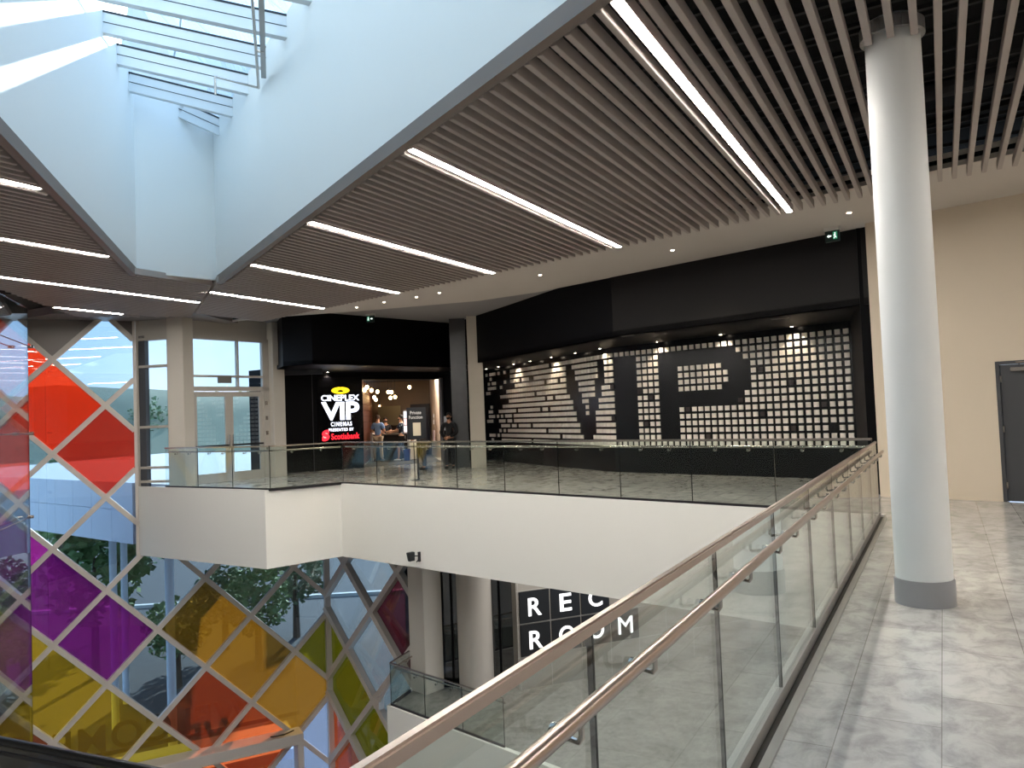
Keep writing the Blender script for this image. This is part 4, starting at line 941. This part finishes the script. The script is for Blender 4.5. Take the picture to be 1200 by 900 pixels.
# ------------------------------------------------------------------ people
def skin_mesh(nodes, edges, root, sub=1):
    """grow one continuous surface over a joint skeleton; nodes: name -> (pos, rx, ry)"""
    keys = list(nodes); ix = {k: i for i, k in enumerate(keys)}
    me = bpy.data.meshes.new('sk'); me.from_pydata([nodes[k][0] for k in keys], [(ix[a], ix[b]) for a, b in edges], []); me.update()
    o = bpy.data.objects.new('sk', me); COL.objects.link(o)
    md = o.modifiers.new('s', 'SKIN'); md.use_smooth_shade = True
    for k in keys:
        v = me.skin_vertices[0].data[ix[k]]; v.radius = (nodes[k][1], nodes[k][2]); v.use_root = (k == root)
    if sub:
        s = o.modifiers.new('u', 'SUBSURF'); s.levels = sub; s.render_levels = sub
    dg = bpy.context.evaluated_depsgraph_get(); out = bpy.data.meshes.new_from_object(o.evaluated_get(dg))
    bpy.data.objects.remove(o); bpy.data.meshes.remove(me); return out
def person(label, loc, face, pose, top, bottom, shoe, hair, skin, mask=None, h=1.75, sleeve='short', legs='long', women=False, group=None, jacket=None):
    """face = world direction the chest looks to; pose gives elbow / wrist / foot offsets in body frame (x right, y forward, z up)"""
    t = thing('person', label, 'person', loc); k = h / 1.75
    f = Vector((face[0], face[1], 0)).normalized(); r = Vector((f.y, -f.x, 0)); base = Vector(loc)
    def W(p): return base + (r * p[0] + f * p[1] + Vector((0, 0, 1)) * p[2]) * k
    sw = .165 if women else .185
    J = {'pelvis': ((0, 0, .93), .125, .10), 'belly': ((0, .01, 1.08), .12, .095), 'chest': ((0, .0, 1.28), .145, .10), 'collar': ((0, -.01, 1.42), .085, .07), 'neck': ((0, .0, 1.50), .055, .055),
         'jaw': ((pose.get('turn', 0) * .02, .035, 1.565), .062, .07), 'face': ((pose.get('turn', 0) * .015, .022, 1.64), .076, .088), 'crown': ((pose.get('turn', 0) * .01, .008, 1.715), .062, .072)}
    E = [('pelvis', 'belly'), ('belly', 'chest'), ('chest', 'collar'), ('collar', 'neck'), ('neck', 'jaw'), ('jaw', 'face'), ('face', 'crown')]
    hd_t = pose.get('turn', 0)
    nd = Vector((math.sin(hd_t), math.cos(hd_t), 0))
    J['nose'] = (tuple(Vector((0, .02, 1.62)) + nd * .095), .014, .014); E.append(('face', 'nose'))
    for s, S in ((-1, 'L'), (1, 'R')):
        el = pose.get('elbow' + S, (s * .25, -.02, 1.12)); wr = pose.get('wrist' + S, (s * .26, .06, .88)); kn = pose.get('knee' + S, (s * .10, .02, .50)); an = pose.get('ankle' + S, (s * .11, .0, .09))
        J['sh' + S] = ((s * sw, -.01, 1.40), .062, .062); J['el' + S] = (el, .045, .045); J['wr' + S] = (wr, .030, .026)
        d = (Vector(wr) - Vector(el)).normalized(); d = (d + Vector(pose.get('hand' + S, (0, 0, 0)))).normalized()
        side = Vector((0, 1, 0)).cross(d); side = side.normalized() if side.length > .2 else Vector((1, 0, 0))
        side = Vector(pose['palm' + S]).normalized() if 'palm' + S in pose else side
        pm = Vector(wr) + d * .065; J['pm' + S] = (tuple(pm), .038, .018); E += [('collar', 'sh' + S), ('sh' + S, 'el' + S), ('el' + S, 'wr' + S), ('wr' + S, 'pm' + S)]
        curl = d.cross(side)
        for q, (o_, l_) in enumerate(((-.03, .07), (-.01, .08), (.011, .075), (.031, .058))):
            a = pm + side * o_ + d * .03; b = a + d * l_ * .55 + curl * .008; c = b + d * l_ * .4 + curl * .026
            for n_, pt, rad in (('a', a, .0105), ('b', b, .0095), ('c', c, .008)): J[f'f{q}{n_}{S}'] = (tuple(pt), rad, rad)
            E += [('pm' + S, f'f{q}a{S}'), (f'f{q}a{S}', f'f{q}b{S}'), (f'f{q}b{S}', f'f{q}c{S}')]
        a = Vector(wr) + d * .045 - side * .035; b = a - side * .028 + d * .03; J['ta' + S] = (tuple(a), .012, .012); J['tb' + S] = (tuple(b), .009, .009); E += [('wr' + S, 'ta' + S), ('ta' + S, 'tb' + S)]
        J['hip' + S] = ((s * .088, 0, .88), .088, .092); J['kn' + S] = (kn, .056, .058); J['cf' + S] = (tuple(Vector(kn).lerp(Vector(an), .35) + Vector((0, -.015, 0))), .052, .055); J['an' + S] = (an, .034, .036)
        J['toe' + S] = ((an[0] + s * .02, an[1] + .13, .035), .036, .026); E += [('pelvis', 'hip' + S), ('hip' + S, 'kn' + S), ('kn' + S, 'cf' + S), ('cf' + S, 'an' + S), ('an' + S, 'toe' + S)]
    def conv(names, grow=0.0, over=None, extra=None):
        N = {}
        for n_ in names:
            p, a, b = (over or {}).get(n_, J[n_]); N[n_] = (tuple(W(p)), (a + grow) * k, (b + grow) * k)
        return N
    M4 = Matrix.Identity(4)
    def put(name, names, mm, grow=0, over=None, root='pelvis', sub=1, parent=t, more=None):
        N = conv(names, grow, over); ed = [e for e in E if e[0] in N and e[1] in N]
        me = skin_mesh(N, ed, root, sub); mb = MB().mesh(me, M4); bpy.data.meshes.remove(me)
        if more: more(mb)
        return mb.build(name, mm, parent, smooth=True)
    hz = Vector(W((0, .012, 1.65)))
    fw = (r * nd.x + f * nd.y); sd_ = Vector((fw.y, -fw.x, 0))
    def ears(mb):
        for s in (-1, 1): mb.ball(hz + sd_ * s * .077 * k - fw * .0 * k - Vector((0, 0, .012)), .012 * k, .02 * k, .03 * k, 8, 6)
    body = put('body', list(J), skin, 0, more=ears)
    for s in (-1, 1): MB().ball(hz + fw * .082 * k + sd_ * s * .03 * k + Vector((0, 0, .002)), .011 * k, n=8, k=6).build('eye', mat('eye_dark', (34, 28, 26), .3), t, smooth=True)
    MB().ball(hz + fw * .083 * k - Vector((0, 0, .062 * k)), .02 * k, .012 * k, .006 * k, 8, 6).build('mouth', mat('lips', (150, 92, 84), .5), t, smooth=True)
    # hair: a cap over the skull, open at the face
    hb = MB(); cc_ = hz - fw * .012 * k + Vector((0, 0, .02 * k)); n, m_ = 20, 9
    for q in range(m_ + 1):
        for j in range(n):
            ph = 2 * math.pi * j / n; front = math.cos(ph); lim = (1.25 if front > .35 else 1.95 + .25 * (-front if front < 0 else 0)) + (.5 if women and front < .2 else 0); th = lim * q / m_
            v = fw * math.cos(ph) * math.sin(min(th, 1.7)) * .102 + sd_ * math.sin(ph) * math.sin(min(th, 1.7)) * .088 + Vector((0, 0, 1)) * math.cos(th) * .108
            hb.v.append(cc_ + v * k)
    hb.f += [(q * n + j, (q + 1) * n + j, (q + 1) * n + (j + 1) % n, q * n + (j + 1) % n) for q in range(m_) for j in range(n)]
    hb.build('hair', hair, t, smooth=True)
    if mask:
        mb = MB(); mb.ball(hz + fw * .052 * k - Vector((0, 0, .055 * k)), .058 * k, .058 * k, .052 * k, 14, 10); mb.build('face_mask', mask, t, smooth=True)
    tn = ['pelvis', 'belly', 'chest', 'collar', 'shL', 'shR']
    ov = {'collar': ((0, -.01, 1.40), .10, .075)}
    for S in 'LR':
        if sleeve == 'long': tn += ['el' + S, 'wr' + S]
        else:
            p0, p1 = Vector(J['sh' + S][0]), Vector(J['el' + S][0]); J['sl' + S] = (tuple(p0.lerp(p1, .72)), .056, .056); E.append(('sh' + S, 'sl' + S)); tn.append('sl' + S)
    put('jacket' if jacket else 'shirt', tn, top, .016, ov, 'pelvis')
    bn_ = ['pelvis', 'hipL', 'hipR']
    for S in 'LR':
        if legs == 'long': bn_ += ['kn' + S, 'cf' + S, 'an' + S]
        else: bn_ += ['kn' + S]
    lo = {'pelvis': ((0, 0, .95), .122, .098)}
    if legs == 'long':
        for s, S in ((-1, 'L'), (1, 'R')): lo['an' + S] = (J['an' + S][0], .05, .055)
    put('trousers' if legs == 'long' else 'shorts', bn_, bottom, .022, lo, 'pelvis')
    for s, S in ((-1, 'L'), (1, 'R')):
        a = Vector(J['an' + S][0]); mb = MB(); c0_ = W((a.x + s * .008, a.y + .045, .045)); dirf = (f + r * s * .15).normalized(); sdv_ = Vector((dirf.y, -dirf.x, 0))
        rot = Matrix((sdv_, dirf, Vector((0, 0, 1)))).transposed()
        mb.ball(c0_, .047 * k, .145 * k, .045 * k, 12, 8, rot); mb.build('shoe', shoe, t, smooth=True)
    return t
SK1 = mat('skin_light', (206, 160, 134), .55); SK2 = mat('skin_mid', (176, 128, 100), .55)
HB = mat('hair_brown', (62, 42, 30), .6); HK = mat('hair_black', (24, 20, 20), .6)
def gpos(x, y): p = pz(x, y, 0); return (p.x, p.y, 0.0)
toC = lambda p: Vector((-p[0], -p[1], 0)).normalized()
rgt = lambda p: Vector((toC(p).y * -1, toC(p).x, 0)) * -1
def sideways(p):   # image-right direction
    v = Vector((-p[0], -p[1], 0)).normalized(); return Vector((-v.y, v.x, 0))
p = gpos(444, 540.5)
person('man in light blue polo shirt and khaki trousers standing with his back turned', p, -toC(p) + sideways(p) * .35,
       {'elbowL': (-.25, .02, 1.12), 'wristL': (-.16, .22, 1.08), 'elbowR': (.25, .03, 1.13), 'wristR': (.14, .24, 1.12), 'ankleL': (-.15, 0, .09), 'kneeL': (-.13, .01, .5), 'ankleR': (.13, .03, .09)},
       mat('shirt_blue', (128, 168, 222), .8), mat('khaki', (186, 172, 152), .8), mat('shoe_brown', (70, 56, 48), .6), HB, SK1, h=1.80)
p = gpos(453, 537.2); 
person('person in dark work clothes and dark mask facing out between the two men', p, toC(p) + sideways(p) * .3,
       {'elbowL': (-.23, .05, 1.13), 'wristL': (-.1, .26, 1.08), 'elbowR': (.23, .05, 1.13), 'wristR': (.1, .26, 1.06)}, mat('cloth_dark', (30, 30, 36), .8), mat('cloth_dark', (30, 30, 36), .8), mat('shoe_black', (18, 18, 20), .5), HK, SK1,
       mask=mat('mask_dark', (38, 38, 46), .8), h=1.70, women=True)
p = gpos(471.5, 540)
def shirt_pattern():
    m = bpy.data.materials.new('shirt_patterned'); m.use_nodes = True; nt = m.node_tree; b = nt.nodes['Principled BSDF']; b.inputs['Roughness'].default_value = .8
    g = nt.nodes.new('ShaderNodeTexCoord'); v = nt.nodes.new('ShaderNodeTexVoronoi'); v.inputs['Scale'].default_value = 11
    c = nt.nodes.new('ShaderNodeValToRGB'); c.color_ramp.elements[0].position = .35; c.color_ramp.elements[0].color = (*lin((150, 178, 205)), 1); c.color_ramp.elements[1].position = .42; c.color_ramp.elements[1].color = (*lin((34, 46, 66)), 1)
    nt.links.new(g.outputs['Object'], v.inputs['Vector']); nt.links.new(v.outputs['Distance'], c.inputs[0]); nt.links.new(c.outputs[0], b.inputs['Base Color']); return m
person('man in patterned navy shirt, black shorts and mask reaching left over the desk', p, -sideways(p) - toC(p) * .2,
       {'elbowL': (-.2, .16, 1.16), 'wristL': (-.1, .42, 1.14), 'elbowR': (.22, .14, 1.15), 'wristR': (.12, .40, 1.10), 'ankleL': (-.1, .12, .09), 'ankleR': (.12, -.12, .09), 'kneeL': (-.1, .1, .5)},
       shirt_pattern(), mat('shorts_black', (26, 26, 30), .8), mat('shoe_white', (224, 224, 224), .6), HK, SK1, mask=mat('mask_dark', (38, 38, 46), .8), h=1.76, legs='short')
p = gpos(497, 550.5)
person('person in dark clothes and grey trousers mostly hidden behind the black sign stand', p, -sideways(p) + toC(p) * .25,
       {'elbowL': (-.22, .03, 1.12), 'wristL': (-.12, .24, 1.02), 'elbowR': (.22, .02, 1.12), 'wristR': (.1, .24, 1.0), 'ankleR': (.12, -.06, .09)},
       mat('cloth_dark', (30, 30, 36), .8), mat('trouser_grey', (64, 62, 64), .8), mat('shoe_black', (18, 18, 20), .5), HK, SK2, h=1.74, sleeve='long')
p = gpos(528, 549)
person('person in black jacket and black mask standing with hands clasped beside grey column', p, toC(p) - sideways(p) * .35,
       {'elbowL': (-.27, .04, 1.13), 'wristL': (-.08, .22, 1.0), 'elbowR': (.27, .04, 1.13), 'wristR': (.07, .24, .98), 'handL': (.5, .1, 0), 'handR': (-.5, .1, 0), 'turn': .0},
       mat('jacket_black', (20, 20, 23), .8), mat('trouser_black', (18, 20, 28), .8), mat('shoe_black', (18, 18, 20), .5), HK, SK2, mask=mat('mask_black', (14, 14, 16), .8), h=1.74, sleeve='long', jacket=True)
# ------------------------------------------------------------------ light
wd_ = bpy.data.worlds.new('sky'); sc.world = wd_; wd_.use_nodes = True; nt = wd_.node_tree; bg = nt.nodes['Background']
tc = nt.nodes.new('ShaderNodeTexCoord'); sx = nt.nodes.new('ShaderNodeSeparateXYZ'); nt.links.new(tc.outputs['Generated'], sx.inputs[0])
cr = nt.nodes.new('ShaderNodeValToRGB'); e = cr.color_ramp.elements; e[0].position = 0.0; e[0].color = (.40, .49, .60, 1); e[1].position = 1; e[1].color = (.55, .74, 1.0, 1)
e2 = cr.color_ramp.elements.new(.14); e2.color = (.38, .52, .72, 1); e3 = cr.color_ramp.elements.new(.45); e3.color = (.50, .72, .98, 1)
nt.links.new(sx.outputs['Z'], cr.inputs[0])
ns = nt.nodes.new('ShaderNodeTexNoise'); ns.inputs['Scale'].default_value = 2.6; ns.inputs['Detail'].default_value = 7; nt.links.new(tc.outputs['Generated'], ns.inputs['Vector'])
c2r = nt.nodes.new('ShaderNodeValToRGB'); c2r.color_ramp.elements[0].position = .52; c2r.color_ramp.elements[1].position = .8; c2r.color_ramp.elements[1].color = (.6, .6, .6, 1); nt.links.new(ns.outputs['Fac'], c2r.inputs[0])
mx = nt.nodes.new('ShaderNodeMix'); mx.data_type = 'RGBA'; mx.inputs['B'].default_value = (.9, .95, 1, 1); nt.links.new(c2r.outputs[0], mx.inputs['Factor']); nt.links.new(cr.outputs[0], mx.inputs['A'])
nt.links.new(mx.outputs['Result'], bg.inputs['Color']); bg.inputs['Strength'].default_value = 1.4
sun = bpy.data.lights.new('sun', 'SUN'); sun.energy = 5; sun.angle = R(.6); sun.color = (1, .95, .86)
so = bpy.data.objects.new('sun', sun); COL.objects.link(so); so.rotation_euler = Vector((1.25, -2.594, -1.38)).to_track_quat('-Z', 'Y').to_euler(); so.location = (-20, 40, 30)
def area(name, loc, sx_, sy_, pw_, col=(1, .96, .9), rz=0):
    l = bpy.data.lights.new(name, 'AREA'); l.shape = 'RECTANGLE'; l.size = sx_; l.size_y = sy_; l.energy = pw_; l.color = col
    o = bpy.data.objects.new(name, l); COL.objects.link(o); o.location = loc; o.rotation_euler = (0, 0, rz); return o
area('lower_ceiling_lamp', (-8, 17.4, -1.9), 5, 1.0, 45, rz=R(-14)); area('lower_ceiling_lamp', (-3.5, 15.5, -1.9), 5, 1.2, 55, rz=R(-14)); area('lower_ceiling_lamp', (-5, 20, -1.9), 3, 3, 60)  # unseen fill lamps added to light the lower level
area('lobby_lamp', (-17.3, 25.5, 3.2), 2.2, 2.6, 190, (1, .84, .68))  # unseen area light added to brighten the lobby and the people in it
